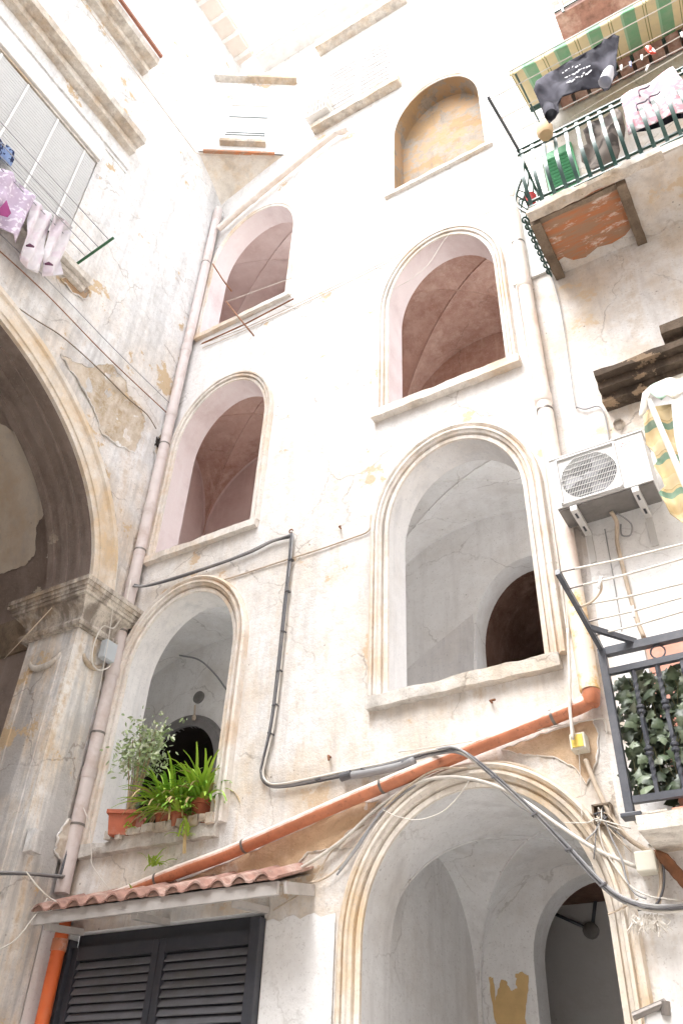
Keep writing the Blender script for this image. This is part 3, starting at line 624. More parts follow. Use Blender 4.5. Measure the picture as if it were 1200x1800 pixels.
shut = thing('louvred_shutters', (-5.45, .05, 0), 'pair of black louvred shutters under the tiled canopy', 'shutters')
zt_, yb = 3.2, .045
mb = MB(); mb.box((-5.46, .13, 1.66), (2.18, .03, 3.32)); mb.build('backing', MT['black_metal'], shut)
mb = MB(); mb.box((-4.40, .0, 1.63), (.10, .16, 3.26), bev=.006); mb.build('frame_post', MT['black_metal'], shut)
mb = MB(); mb.box((-6.53, .02, 1.63), (.05, .10, 3.26)); mb.build('frame_post', MT['black_metal'], shut)
for lx0, lx1 in ((-6.50, -5.475), (-5.47, -4.455)):
    lf = bpy.data.objects.new('shutter_leaf', None); COL.objects.link(lf); lf.parent = shut; lf.matrix_parent_inverse = shut.matrix_world.inverted()
    for xx in (lx0 + .035, lx1 - .035):
        mb = MB(); mb.box((xx, yb, zt_ / 2), (.068, .05, zt_ - .002), bev=.004); mb.build('stile', MT['black_metal'], lf)
    mb = MB(); mb.box(((lx0 + lx1) / 2, yb, zt_ - .055), (lx1 - lx0 - .14, .046, .108)); mb.build('rail', MT['black_metal'], lf)
    s0 = None; k = 0
    while True:
        z = zt_ - .155 - k * .067
        if z < .1: break
        if s0 is None:
            mb = MB(); mb.box((0, 0, 0), (lx1 - lx0 - .15, .064, .012), Matrix.Rotation(R_(60), 3, 'X'), bev=.004); s0 = mb.build('slat', MT['black_slat'], lf); s0.matrix_world = Matrix.Translation(((lx0 + lx1) / 2, yb, z))
        else: share('slat', s0, lf, Matrix.Translation(((lx0 + lx1) / 2, yb, z)) @ Matrix.Rotation(rnd.uniform(-.03, .03), 4, 'X'))
        k += 1
mb = MB(); rp_ = [(-6.56, 0), (-6.56, 3.32), (-4.37, 3.32), (-4.37, 0)]
mb.strip([[(x, y, z) for x, z in rp_] for y in (0, .12)]); mb.build('door_reveal', MT['whitewash'], stair)
mb = MB(); mb.box((-6.65, -.004, 1.6), (.16, .012, 3.3)); mb.build('painted_dado', MT['whitewash'], stair)
mb = MB(); top = [(-4.34, 3.24)] + [(-4.34 + .65 * i / 10, 3.24 + .02 * math.sin(i * 2.1) + rnd.uniform(-.012, .012)) for i in range(1, 10)] + [(-3.69, 3.24), (-3.69, 0), (-4.34, 0)]
panel(mb, top, [], lambda x, z: (x, -.011, z)); mb.build('painted_dado', MT['whitewash'], stair)
mb = MB(); mb.box((XL + .012, -.1, 1.7), (.02, .19, 3.4)); mb.build('painted_dado', MT['whitewash'], palace)

# ------------------------------------------------------------------ cables
def cable(name, label, paths, r, mat, n=6, sub=8, cat='cable'):
    if len(paths) == 1:
        mb = MB(); mb.tube(spline(paths[0], sub), r, n); o = mb.build(name, mat, None, smooth=True); tag(o, label, cat); return o
    t = thing(name, paths[0][0], label, cat)
    for i, p in enumerate(paths):
        mb = MB(); mb.tube(spline(p, sub), r, n); mb.build('strand', mat[i % len(mat)] if isinstance(mat, list) else mat, t, smooth=True)
    return t
def jit(pts, d, a=.012): return [p + Vector((rnd.uniform(-a, a), d + rnd.uniform(-a, 0) * .5, rnd.uniform(-a, a))) for p in pts]
FP = lambda pts, Y=-.03: [F(x, y, Y if len(q) == 0 else q[0]) for (x, y, *q) in pts]
A1 = FP([(236, 1031, -.15), (262, 1030, -.06), (330, 1011), (430, 975), (480, 952), (512, 944)])
cable('cable_bundle', 'black cables rising from the corner downpipe to the hook above the lower left arch', [jit(A1, -.01, .006), jit(A1, -.02, .014), jit(A1, 0, .018), jit(A1, -.01, .018)], .0115, [MT['cable_black'], MT['cable_grey'], MT['cable_black']])
A2 = FP([(514, 940), (510, 990), (502, 1070), (491, 1180), (480, 1270), (466, 1335), (462, 1362), (472, 1378), (495, 1381), (540, 1374), (600, 1362), (680, 1346), (740, 1329, -.08), (775, 1321, -.2), (800, 1319, -.21), (828, 1333, -.2), (880, 1376, -.16), (940, 1432, -.14), (1000, 1494, -.13), (1050, 1548, -.12), (1090, 1580, -.12), (1140, 1597, -.12), (1200, 1598, -.12), (1260, 1590, -.12)])
ca = [[p + Vector((.016 * math.cos(k * 1.57 + i * .35), -.012 - .012 * math.sin(k * 1.57 + i * .35), .016 * math.sin(k * 1.3 + i * .35))) for i, p in enumerate(A2)] for k in range(5)]
cb = cable('cable_bundle', 'thick grey and black cable bundle dropping from the hook and sweeping over the ground arch', ca, .011, [MT['cable_grey'], MT['cable_black'], MT['cable_grey'], MT['cable_white'], MT['cable_black']])
for (x, y, Y) in ((511, 985, -.03), (506, 1040, -.03), (498, 1110, -.03), (491, 1180, -.03), (484, 1240, -.03), (476, 1290, -.03), (560, 1371, -.03), (640, 1354, -.03), (870, 1367, -.16), (940, 1432, -.14), (1000, 1494, -.13), (1060, 1556, -.12), (1128, 1595, -.12)):
    mb = MB(); p = F(x, y, Y - .012); mb.box(p, (.05, .05, .012), Matrix.Rotation(rnd.uniform(-.4, .4), 3, 'Y')); mb.build('cable_tie', MT['cable_black'], cb)
mb = MB(); pp = [F(514, 936, -.03) + Vector((.022 * math.cos(a), -.03, .022 * math.sin(a))) for a in [i * math.pi / 6 for i in range(11)]]
mb.tube(pp + [F(514, 944, .02)], .008, 6); tag(mb.build('wall_hook', MT['rust'], None, smooth=True), 'rusty ring hook holding the cables right of the left arches', 'hook')
mb = MB(); mb.tube(spline(FP([(602, 1366, -.045), (650, 1358, -.05), (700, 1347, -.06), (728, 1337, -.08)]), 6), .032, 12); sl = mb.build('cable_sleeve', MT['cable_grey'], None, smooth=True)
tag(sl, 'grey plastic sleeve round the cables above the orange drain pipe', 'conduit')
for (x, y) in ((608, 1365), (718, 1341)):
    mb = MB(); p = F(x, y, -.06); mb.tube([p - Vector((.05, 0, -.0)), p + Vector((.05, 0, .012))], .036, 12); mb.build('tape', MT['cable_black'], sl)
cable('white_cable', 'thick white cable arching over the ground floor arch under the orange pipe', [FP([(430, 1560), (520, 1530), (600, 1478), (650, 1432), (700, 1394, -.09), (745, 1372, -.1), (800, 1366, -.1), (860, 1378, -.1), (920, 1408, -.1), (980, 1450, -.1), (1050, 1495, -.09), (1118, 1524, -.05)], -.05)], .0145, MT['cable_white'], 8)
cable('white_cable', 'pale cable running along the edge of the canopy up beneath the orange pipe', [FP([(330, 1585), (420, 1563), (500, 1555), (560, 1548), (600, 1520), (640, 1465), (690, 1405, -.1), (760, 1355, -.12), (820, 1350, -.1)], -.04)], .009, MT['cable_tan'])
cable('grey_cable', 'grey cable hugging the outside of the ground arch on its left', [FP([(596, 1530), (618, 1500), (640, 1468), (662, 1438), (690, 1408), (730, 1380, -.1)], -.085), FP([(592, 1538), (612, 1512), (634, 1482), (668, 1428), (706, 1392, -.09)], -.085)], .009, MT['cable_grey'])
cable('thin_wire', 'thin white wire looping loosely across the top of the ground arch', [FP([(673, 1424), (700, 1436), (735, 1441), (775, 1428), (805, 1400), (824, 1372)], -.1)], .0045, MT['cable_white'])
cable('thin_wire', 'fine dark wire sagging under the white cable inside the ground arch', [FP([(880, 1390), (905, 1412), (930, 1428), (955, 1437)], -.08)], .0035, MT['cable_grey'])
cable('conduit', 'pale conduit following the right shoulder of the ground arch', [FP([(832, 1341), (880, 1340), (930, 1352), (985, 1385), (1040, 1436)], -.05)], .014, MT['cable_tan'])
cable('thin_wire', 'taut thin wire from the orange pipe to the hook near the balcony post', [FP([(700, 1322, -.15), (820, 1304, -.15), (960, 1280, -.1), (1048, 1264, -.06), (1062, 1268, -.04), (1066, 1290, -.03)])], .0045, MT['cable_white'])
cable('wall_cable', 'dark cable drooping over ochre plaster left of the ground arch', [FP([(480, 1600), (540, 1560), (580, 1500), (610, 1470), (640, 1450)], -.03)], .006, MT['cable_tan'])
cable('wall_cable', 'painted cable running from the moulding of the lower left arch to the big right arch', [FP([(384, 1022), (430, 1008), (500, 985), (560, 966), (620, 945), (648, 932), (652, 905)], -.018)], .009, MT['cable_tan'])
cable('facade_cable', 'pair of thin cables crossing the whole facade under the topmost left arch', [FP([(352, 606), (440, 572), (540, 526), (700, 448), (900, 346)], -.03), FP([(356, 612), (450, 572), (600, 502), (760, 422), (900, 352)], -.02)], .0055, MT['cable_tan'])
cable('conduit', 'long thin white conduit climbing beside the cream downpipe', [FP([(893, 420), (906, 500), (922, 600), (940, 700), (958, 830), (972, 930), (985, 1020), (996, 1110)], -.03), FP([(900, 420), (914, 510), (938, 650), (956, 770), (978, 920), (994, 1060), (999, 1110)], -.03)], .0085, MT['cable_white'])
cable('conduit', 'white tube ending above the orange elbow beside the big right arch', [FP([(997, 1105), (1000, 1180), (1001, 1245), (1006, 1300)], -.16)], .013, MT['cable_white'])
cable('thin_wire', 'thin string hanging from the conduit down past the yellow box', [FP([(1001, 1180), (1004, 1260), (1016, 1320, -.1), (1020, 1390, -.1), (1022, 1440, -.1)], -.17)], .003, MT['cable_white'])
cable('thin_wire', 'fine wire curving over the arch of the upper right landing', [FP([(690, 508), (720, 492), (752, 465), (778, 425), (792, 408)], -.06)], .004, MT['cable_white'])
cable('wall_cable', 'short cable with insulators on the cream wall above the air conditioner', [FP([(968, 480), (985, 545), (1000, 640), (1008, 700), (1012, 718)], -.035)], .005, MT['cable_grey'])
cable('wall_cable', 'dark cable bending down into the top of the air conditioner', [FP([(1012, 715), (1028, 719), (1050, 714), (1060, 725), (1066, 750), (1070, 775)], -.04)], .007, MT['cable_grey'])
cable('thin_wire', 'thin cable along the bottom edge of the white corner bay', [[G(60, -110, XL + .03), G(200, 75, XL + .03), G(344, 268, XL + .03), F(352, 272, -.86), F(500, 274, -.04), F(560, 236, -.03), F(600, 212, -.03)]], .006, MT['cable_tan'], sub=1)

# palace side cables
GP = lambda pts, X=XL + .03: [G(x, y, X if len(q) == 0 else q[0]) for (x, y, *q) in pts]
cable('steel_cable', 'rusty stay cable running level above the big arch to the corner downpipe', [GP([(-40, 405), (80, 515), (190, 628), (298, 730)], XL + .05)], .008, MT['rust'])
cable('steel_cable', 'grey stay cable just above the rusty one on the palace wall', [GP([(-40, 372), (90, 498), (200, 612), (302, 712)], XL + .05)], .006, MT['cable_grey'])
cable('wall_cable', 'slack old cable drooping over the bare masonry beside the big arch', [GP([(-20, 505), (60, 560), (110, 592), (170, 645), (225, 700), (258, 728), (275, 754)], XL + .04)], .008, MT['darkstone'])
cable('cable_bundle', 'grey cables clipped along the corner downpipe from top to capital', [GP([(372, 470), (340, 590), (318, 680), (300, 742), (276, 860), (250, 960), (228, 1050), (212, 1085)], XL + .07), GP([(366, 480), (335, 596), (306, 715), (282, 815), (240, 985), (218, 1085)], XL + .05)], .0105, [MT['cable_grey'], MT['cable_white']])
cable('cable_bundle', 'dark cables running down behind the grey downpipe beside the pilaster', [GP([(214, 1085), (207, 1130), (197, 1180), (184, 1240), (166, 1310), (144, 1400), (124, 1480), (106, 1540)], XL + .09), GP([(208, 1085), (200, 1150), (190, 1215), (174, 1290), (146, 1420), (112, 1530)], XL + .07)], .015, [MT['cable_black'], MT['cable_black']])
mb = MB(); jb = G(190, 1145, XL + .16); mb.box(jb, (.09, .17, .22), bev=.008); tag(mb.build('junction_box', simple('grey_box', 'b9bfc4', .5, var=.04)), 'grey electrical box on the pilaster beside the corner downpipe', 'electrical box')
cable('white_cable', 'white cable looping round the grey electrical box on the pilaster', [GP([(212, 1085), (200, 1104), (180, 1102), (165, 1135), (163, 1165), (175, 1178), (192, 1172), (196, 1160)], XL + .15), GP([(230, 1020), (218, 1075), (206, 1098)], XL + .16)], .009, MT['cable_white'])
cable('thin_wire', 'thin white string hanging in front of the capital', [GP([(208, 985), (200, 1060), (190, 1130), (180, 1185), (168, 1250)], XL + .22)], .004, MT['cable_white'])
cable('steel_cable', 'diagonal wire across the dark impost of the big arch', [[F(92, 1068, -.9), F(8, 1158, -.9)]], .006, MT['cable_tan'], sub=2)
cable('conduit', 'grey cables stretched level across the foot of the pilaster', [GP([(-20, 1532), (40, 1534), (114, 1540)], XL + .12), GP([(-20, 1537), (50, 1537), (112, 1543)], XL + .11)], .011, [MT['cable_grey'], MT['cable_black']])
cable('white_cable', 'white cable swinging from the pilaster foot onto the canopy tiles', [[G(46, 1532, XL + .15), G(70, 1562, XL + .25), G(95, 1583, XL + .3), F(125, 1592, -.35), F(150, 1594, -.3)]], .008, MT['cable_white'])
cable('thin_wire', 'thin white wire trailing down the pilaster in the bottom left corner', [GP([(85, 1578), (60, 1612), (30, 1650), (0, 1668), (-20, 1670)], XL + .2)], .006, MT['cable_white'])
cable('thin_wire', 'thin wire dangling off the downpipe beside the plant sill', [FP([(147, 1420, -.25), (158, 1450, -.22), (161, 1500, -.2), (163, 1522, -.2), (190, 1560, -.15)])], .004, MT['cable_white'])

# junction boxes and the tangle by the lower balcony
mb = MB(); p = F(1018, 1307, -.07); mb.box(p, (.115, .11, .125), bev=.008); yb_ = mb.build('junction_box', simple('grey_white_box', 'd8d3c4', .6, var=.05)); tag(yb_, 'small junction box with a yellow cover under the orange elbow', 'electrical box')
mb = MB(); mb.box(p + Vector((0, -.058, 0)), (.085, .006, .095)); mb.build('cover', simple('yellow_cover', 'e5c65e', .5, var=.08), yb_)
cable('conduit', 'cream conduit dropping from the yellow covered box towards the white box', [FP([(1028, 1335), (1048, 1385), (1072, 1432), (1100, 1470), (1128, 1490), (1150, 1502), (1160, 1530), (1162, 1560), (1155, 1590)], -.07)], .017, MT['cable_tan'], 8)
mb = MB(); p = F(1137, 1517, -.08); mb.box(p, (.13, .12, .13), bev=.01); tag(mb.build('junction_box', simple('cream_box', 'd4d0c2', .6, var=.05)), 'cream square junction box among tangled cables below the lower balcony', 'electrical box')
mb = MB(); p = F(1060, 1432, -.05); ob = thing('open_electrical_box', p, 'open dark electrical box stuffed with loose wires beside the balcony post', 'electrical box')
mb = MB()
for dx, dz, w, h in ((-.06, 0, .012, .13), (.06, 0, .012, .13), (0, .06, .13, .012), (0, -.06, .13, .012)): mb.box(p + Vector((dx, 0, dz)), (w, .08, h))
mb.box(p + Vector((0, .035, 0)), (.12, .01, .12)); mb.build('box_shell', MT['darkstone'], ob)
for k in range(6):
    mb = MB(); q = [p + Vector((rnd.uniform(-.05, .05), rnd.uniform(-.07, 0), rnd.uniform(-.06, .05))) for _ in range(4)] + [p + Vector((rnd.uniform(-.1, .2), -.08, -.12 - rnd.random() * .2))]
    mb.tube(spline(q, 5), .0045, 5); mb.build('wire', [MT['cable_white'], MT['cable_black'], MT['cable_tan']][k % 3], ob, smooth=True)
for lab, pts, r, mt in (('thin grey cable falling from the open box past the arch moulding', [(1062, 1440), (1075, 1475), (1092, 1510), (1100, 1545), (1115, 1570), (1135, 1580)], .007, 'cable_grey'),
                        ('white wire curling below the open electrical box', [(1050, 1445), (1060, 1490), (1085, 1530), (1110, 1560), (1140, 1575), (1165, 1580)], .006, 'cable_white'),
                        ('black cable bending round the cream junction box', [(1160, 1500), (1166, 1530), (1164, 1565), (1150, 1592), (1120, 1600)], .008, 'cable_black'),
                        ('pale wire leading right along the wall below the lower balcony', [(1158, 1578), (1180, 1582), (1220, 1586)], .007, 'cable_white'),
                        ('tan wire poking out of the arch moulding at its right edge', [(1068, 1607), (1085, 1600), (1104, 1590), (1120, 1580)], .006, 'cable_tan'),
                        ('twisted grey wire slanting above the ground arch moulding', [(1028, 1478), (1046, 1460), (1056, 1440)], .006, 'cable_grey'),
                        ('loose pale wire strung below the open electrical box', [(990, 1446), (1030, 1446), (1050, 1440), (1088, 1452)], .004, 'cable_white')):
    cable('loose_wire', lab, [FP(pts, -.09)], r, MT[mt])
fz = MB()
for k in range(46):
    p = F(rnd.uniform(1112, 1165), 1605 + rnd.uniform(0, 10), -.11); fz.tube(spline([p, p + Vector((rnd.uniform(-.04, .04), -.01, -.03)), p + Vector((rnd.uniform(-.07, .07), -.02 + rnd.uniform(-.03, .02), -.06 - rnd.random() * .06))], 3), .0035, 4)
tag(fz.build('frayed_wire_clump', [MT['cable_white']]), 'clump of frayed wire ends under the cable bundle', 'wires', kind='stuff')
mb = MB(); mb.tube(spline([F(1146, 1496, -.09), F(1165, 1508, -.09), F(1190, 1536, -.1), F(1225, 1575, -.1)], 6), [.012 + .03 * min(1, i / 6) * (.9 + .08 * math.sin(i * 2.3)) for i in range(19)], 7); o = mb.build('rotten_beam', MT['rust'], None, auto=40); tag(o, 'rotten brown timber end sticking out below the lower balcony', 'timber')
# rusted iron bits in the walls
for (x, y, dx, dz, lab) in ((600, 930, .03, -.02, 'rusted stub of iron left of the big right arch'), (582, 1332, .02, -.05, 'rusted nail head with a stain above the sleeve of cables'), (1030, 1203, .06, .07, 'bent iron spike beside the orange elbow'), (865, 1236, .05, -.01, 'small rusted staple under the big right sill')):
    p = F(x, y, .01); mb = MB(); mb.tube([p, p + Vector((0, -.05, 0)), p + Vector((dx, -.07, dz))], .01, 6); tag(mb.build('iron_spike', MT['rust']), lab, 'spike')
# the clothes rack at the topmost left arch
rk = thing('clothes_rack', F(400, 560), 'rusty bracket rack with white lines across the topmost left arch', 'clothes rack')
for pts in ([F(374, 464, -.1), F(392, 492, -.03), F(407, 512, -.02)], [F(398, 530, -.03), F(418, 556, -.2), F(446, 590, -.42)]):
    mb = MB(); mb.tube(pts, .012, 8); mb.build('arm', MT['rust'], rk, smooth=True)
for a_, b_ in (((399, 530), (514, 488)), ((421, 552), (516, 516)), ((424, 558), (516, 521))):
    mb = MB(); mb.tube([F(*a_, -.06), F(*b_, -.06)], .006, 6); mb.build('line', MT['cable_white'], rk)
mb = MB(); mb.tube([F(355, 604, -.05), F(430, 570, -.05), F(516, 525, -.05)], .012, 8); mb.build('rail', MT['rust'], rk)

# ------------------------------------------------------------------ cloth helpers
def clothmat(name, col, col2=None, scale=6.0, rng=(.5, .56), var=.08):
    M, nt, bs = newmat(name); bs.inputs['Roughness'].default_value = .9; bs.inputs['Specular IOR Level'].default_value = .1
    p = wpos(nt); b = h2l(col); c = mixc(nt, ramp(nt, noise_(nt, p, 5, 3), .3, .7), b, tuple(x * (1 - var * 2) for x in b[:3]) + (1,))
    if col2: c = mixc(nt, ramp(nt, noise_(nt, p, scale, 3, .5), *rng), c, h2l(col2))
    nt.links.new(c, bs.inputs['Base Color']); bump(nt, noise_(nt, p, 120, 2), bs, .15, .004); return M
def stripes(name, vecw, period, stops, rough=.85):           # bands along a world direction
    M, nt, bs = newmat(name); bs.inputs['Roughness'].default_value = rough; bs.inputs['Specular IOR Level'].default_value = .1
    d = nt.nodes.new('ShaderNodeVectorMath'); d.operation = 'DOT_PRODUCT'; d.inputs[1].default_value = tuple(v / period for v in vecw)
    nt.links.new(wpos(nt, off=(50, 50, 50)), d.inputs[0]); fr = math_(nt, 'FRACT', d.outputs['Value'])
    r = nt.nodes.new('ShaderNodeValToRGB'); r.color_ramp.interpolation = 'CONSTANT'; e = r.color_ramp.elements
    e[0].position = 0; e[0].color = h2l(stops[0][1]); e[1].position = stops[1][0]; e[1].color = h2l(stops[1][1])
    for (p, c) in stops[2:]: x = e.new(p); x.color = h2l(c)
    nt.links.new(fr, r.inputs[0]); n = noise_(nt, wpos(nt), 7, 4)
    nt.links.new(mixc(nt, math_(nt, 'MULTIPLY', ramp(nt, n, .4, .7), .3), r.outputs[0], h2l('b9b2a4')), bs.inputs['Base Color']); return M
def cut_sheet(name, px, at, fold, mat, parent=None, step=6, th=.004, holes=(), smooth=True):
    mb = MB(); xs = [p[0] for p in px]; ys = [p[1] for p in px]
    panel(mb, [(x, -y) for x, y in px], [[(x, -y) for x, y in h] for h in holes], lambda x, y: at(x, -y) + fold(x, -y), step)
    o = mb.build(name, mat, parent, smooth=smooth)
    if th: mo = o.modifiers.new('thickness', 'SOLIDIFY'); mo.thickness = th; mo.offset = 0
    return o
def nz(x, y, s, k=0.0): return noise.noise(Vector((x * s, y * s, k)))
def peg(p, tilt, mat, label):
    t = MB()
    for s_ in (-1, 1): t.box(Vector((s_ * .004, 0, -.01)), (.007, .012, .075), Matrix.Rotation(s_ * .05, 3, 'Y'))
    t.tube([(-.01, 0, 0), (.01, 0, 0)], .005, 6)
    o = t.build('clothes_peg', mat, None); o.matrix_world = Matrix.Translation(p) @ Matrix.Rotation(tilt, 4, 'Y') @ Matrix.Scale(1.25, 4); tag(o, label, 'clothes peg', 'clothes pegs'); return o

# ------------------------------------------------------------------ cream house: painted panels, tiles, hood
MT['white_plastic'] = simple('white_plastic', 'cdccca', .45, var=.03, dirt='cfcac2', dirt_a=.3)
MT['grey_metal'] = simple('grey_galvanised', '8b8885', .5, .4, var=.15, dirt='6b6764', dirt_a=.5)
MT['green_iron'] = simple('dark_green_iron', '264a42', .4, var=.2, dirt='56756c', dirt_a=.5, spec=.5)
MT['green_paint'] = simple('green_shutter_paint', '4f9a6c', .6, var=.12)
mb = MB(); panel(mb, [(-1.33, 4.95), (2.5, 4.95), (2.5, 6.42), (-.5, 6.5), (-1.0, 6.36), (-1.3, 6.3)], [], lambda x, z: (x, -.022, z), .15, .004); mb.build('painted_panel', MT['whitewash'], house, smooth=True)
mb = MB(); mb.box((-1.14, -.02, 4.2), (.24, .012, 1.5)); mb.build('painted_panel', MT['whitewash'], house)
MT['pink_tile'] = simple('pink_wall_tile', 'd99c86', .4, var=.08, dirt='e6c3b4', dirt_a=.4)
mb = MB(); mb.box((0, 0, 0), (.292, .014, .292), bev=.003); tl0 = None
for i in range(7):
    for k in range(5):
        Mx = Matrix.Translation((-.86 + i * .3, -.024, 4.80 - k * .3 + rnd.uniform(-.001, .001)))
        if tl0 is None: tl0 = mb.build('wall_tile', MT['pink_tile'], house); tl0.matrix_world = Mx
        else: share('wall_tile', tl0, house, Mx)
def hood(x0, x1, levels, seed):
    mb = MB()
    for (z0, z1, d) in levels: rough_box(mb, ((x0 + x1) / 2, -d / 2 + .04, (z0 + z1) / 2), (x1 - x0, d + .08, z1 - z0), .012, .09, seed)
    mb.build('window_hood', MT['hood_stone'], house, auto=40)
hood(-.90, 1.5, [(7.36, 7.46, .16), (7.462, 7.56, .24), (7.562, 7.64, .32)], 7)
hood(-.24, 1.5, [(7.66, 7.74, .26), (7.742, 7.86, .36)], 8)
mb = MB(); pv = F(1088, 748, -.012); mb.tube([pv + Vector((0, .02, 0)), pv + Vector((0, -.05, 0))], [.06, .045], 12, cap=False); mb.tube([pv + Vector((0, .0, 0)), pv + Vector((0, -.012, 0))], .035, 10)
mb.build('vent_stub', MT['stone'], house, auto=40)

# ------------------------------------------------------------------ air conditioner
ac = thing('air_conditioner', (-1.0, -.27, 6.1), 'white outdoor air conditioner with a round fan grille on the cream wall', 'air conditioner')
ax0, ax1, az0, az1, ay0, ay1 = -1.405, -.61, 6.10, 6.635, -.42, -.13
gx0, gx1 = ax0 + .055, ax0 + .555; gzc = (az0 + az1) / 2 - .005; gxc = (gx0 + gx1) / 2; gr = .235
mb = MB(); NS = 40
outl = [(ax0, az0), (ax1, az0), (ax1, az1), (ax0, az1)]; circ = [(gxc + gr * math.cos(2 * math.pi * i / NS), gzc + gr * math.sin(2 * math.pi * i / NS)) for i in range(NS)]
panel(mb, outl, [circ], lambda x, z: (x, ay0, z))
mb.strip([[(x, ay0, z) for x, z in circ + circ[:1]], [(x, ay0 + .1, z) for x, z in circ + circ[:1]]])
mb.add([(x, y, z) for y in (ay0, ay1) for x, z in outl], [(0, 1, 5, 4), (1, 2, 6, 5), (2, 3, 7, 6), (3, 0, 4, 7), (7, 6, 5, 4)])
mb.build('casing', MT['white_plastic'], ac)
mb = MB(); mb.lathe([(gr, 0), (gr, .01)], (gxc, ay0 + .11, gzc), 32, Matrix.Rotation(R_(90), 3, 'X')); mb.build('fan_back', simple('dark_fan_well', '3c3c44', .6), ac)
fan = MB(); fan.lathe([(.06, -.03), (.065, .0), (.05, .03), (.0, .035)], (gxc, ay0 + .05, gzc), 20, Matrix.Rotation(R_(90), 3, 'X'), cap=False)
for k in range(3):
    a0 = k * 2.094 + .5; pts = []
    for r_ in (.05, .12, .19, .215):
        pts.append([(gxc + r_ * math.cos(a0 + t * (.5 + r_ * 2)), ay0 + .06 - .03 * t, gzc + r_ * math.sin(a0 + t * (.5 + r_ * 2))) for t in (0, .25, .5, .75, 1)])
    fan.strip(pts)
fan.build('fan', simple('grey_fan_plastic', '8c8c92', .5), ac, smooth=True)
gm = MB()
for i in range(34):
    dx = -gr + .012 + i * (2 * gr - .024) / 33; hgt_ = math.sqrt(max(0, gr * gr - dx * dx)); gm.box((gxc + dx, ay0 - .010, gzc), (.0034, .004, 2 * hgt_ + .01))
for k in range(9):
    dz = -gr + .03 + k * (2 * gr - .06) / 8; w_ = math.sqrt(max(0, gr * gr - dz * dz)); gm.box((gxc, ay0 - .014, gzc + dz), (2 * w_ + .01, .004, .004))
o = gm.build('grille', MT['white_plastic'], ac); o['kind'] = 'stuff'
mb = MB()
for (x, z, w_, h_) in ((gxc, az1 - .025, gx1 - gx0 + .02, .014), (gxc, az0 + .025, gx1 - gx0 + .02, .014), (gx0, gzc, .014, az1 - az0 - .05), (gx1, gzc, .014, az1 - az0 - .05)): mb.box((x, ay0 - .012, z), (w_, .014, h_))
mb.build('grille_frame', MT['white_plastic'], ac)
mb = MB(); mb.box(((ax0 + ax1) / 2, (ay0 + ay1) / 2, az1 + .008), (ax1 - ax0 + .02, ay1 - ay0 + .02, .016), bev=.005); mb.build('top_cover', MT['white_plastic'], ac)
mb = MB(); mb.box(((ax0 + ax1) / 2, (ay0 + ay1) / 2 + .005, az0 - .008), (ax1 - ax0 - .01, ay1 - ay0 - .02, .014)); mb.build('base_pan', MT['grey_metal'], ac)
lg = MB()
for (dx, dz) in ((0, .016), (-.014, -.008), (.014, -.008)): lg.box((gx1 + .075 + dx, ay0 - .003, az1 - .075 + dz), (.013, .004, .013), Matrix.Rotation(R_(45), 3, 'Y'))
lg.build('emblem', simple('pale_pink_print', 'd9b8b8', .5, var=.02), ac)
lt = MB()
for i in range(10): lt.box((gx1 + .105 + i * .0085, ay0 - .0025, az1 - .06 + (i % 3) * .001), (.005, .003, .012 if i % 2 else .009))
for i in range(8): lt.box((gx1 + .105 + i * .0085, ay0 - .0025, az1 - .084), (.005, .003, .009))
lt.build('lettering', simple('pale_grey_print', 'c9c9ce', .5, var=.02), ac)
for xb in (-1.27, -.76):
    mb = MB(); mb.beam((xb, ay0 - .01, az0 - .045), (xb, 0, az0 - .045), .055, .05); mb.beam((xb, -.02, az0 - .05), (xb, -.02, az0 - .35), .05, .035, Vector((0, 1, 0))); mb.build('bracket', MT['white_plastic'], ac)
    mb = MB(); mb.beam((xb, ay0 + .04, az0 - .0715), (xb, ay0 + .11, az0 - .0715), .018, .004); mb.beam((xb, -.18, az0 - .0715), (xb, -.11, az0 - .0715), .018, .004); mb.build('bracket_slot', MT['black_metal'], ac)
mb = MB(); mb.tube(spline([(-1.02, -.2, az0 - .02), (-1.0, -.16, az0 - .1), (-1.03, -.08, az0 - .16), (-1.05, -.05, az0 - .3), (-1.03, -.04, 5.2), (-1.0, -.04, 4.95)], 6), .018, 8); mb.build('hose', MT['cable_tan'], ac, smooth=True)
mb = MB(); mb.tube(spline([(-.98, -.18, az0 - .03), (-.9, -.1, az0 - .12), (-.93, -.06, az0 - .2), (-1.0, -.05, az0 - .17), (-.99, -.05, az0 - .06)], 6), .007, 6); mb.build('hose', MT['cable_grey'], ac, smooth=True)
cable('thin_wire', 'thin grey wire falling down the white panel below the air conditioner', [FP([(1062, 930, -.03), (1072, 985, -.03), (1083, 1050, -.03), (1092, 1110, -.03)])], .004, MT['cable_grey'])

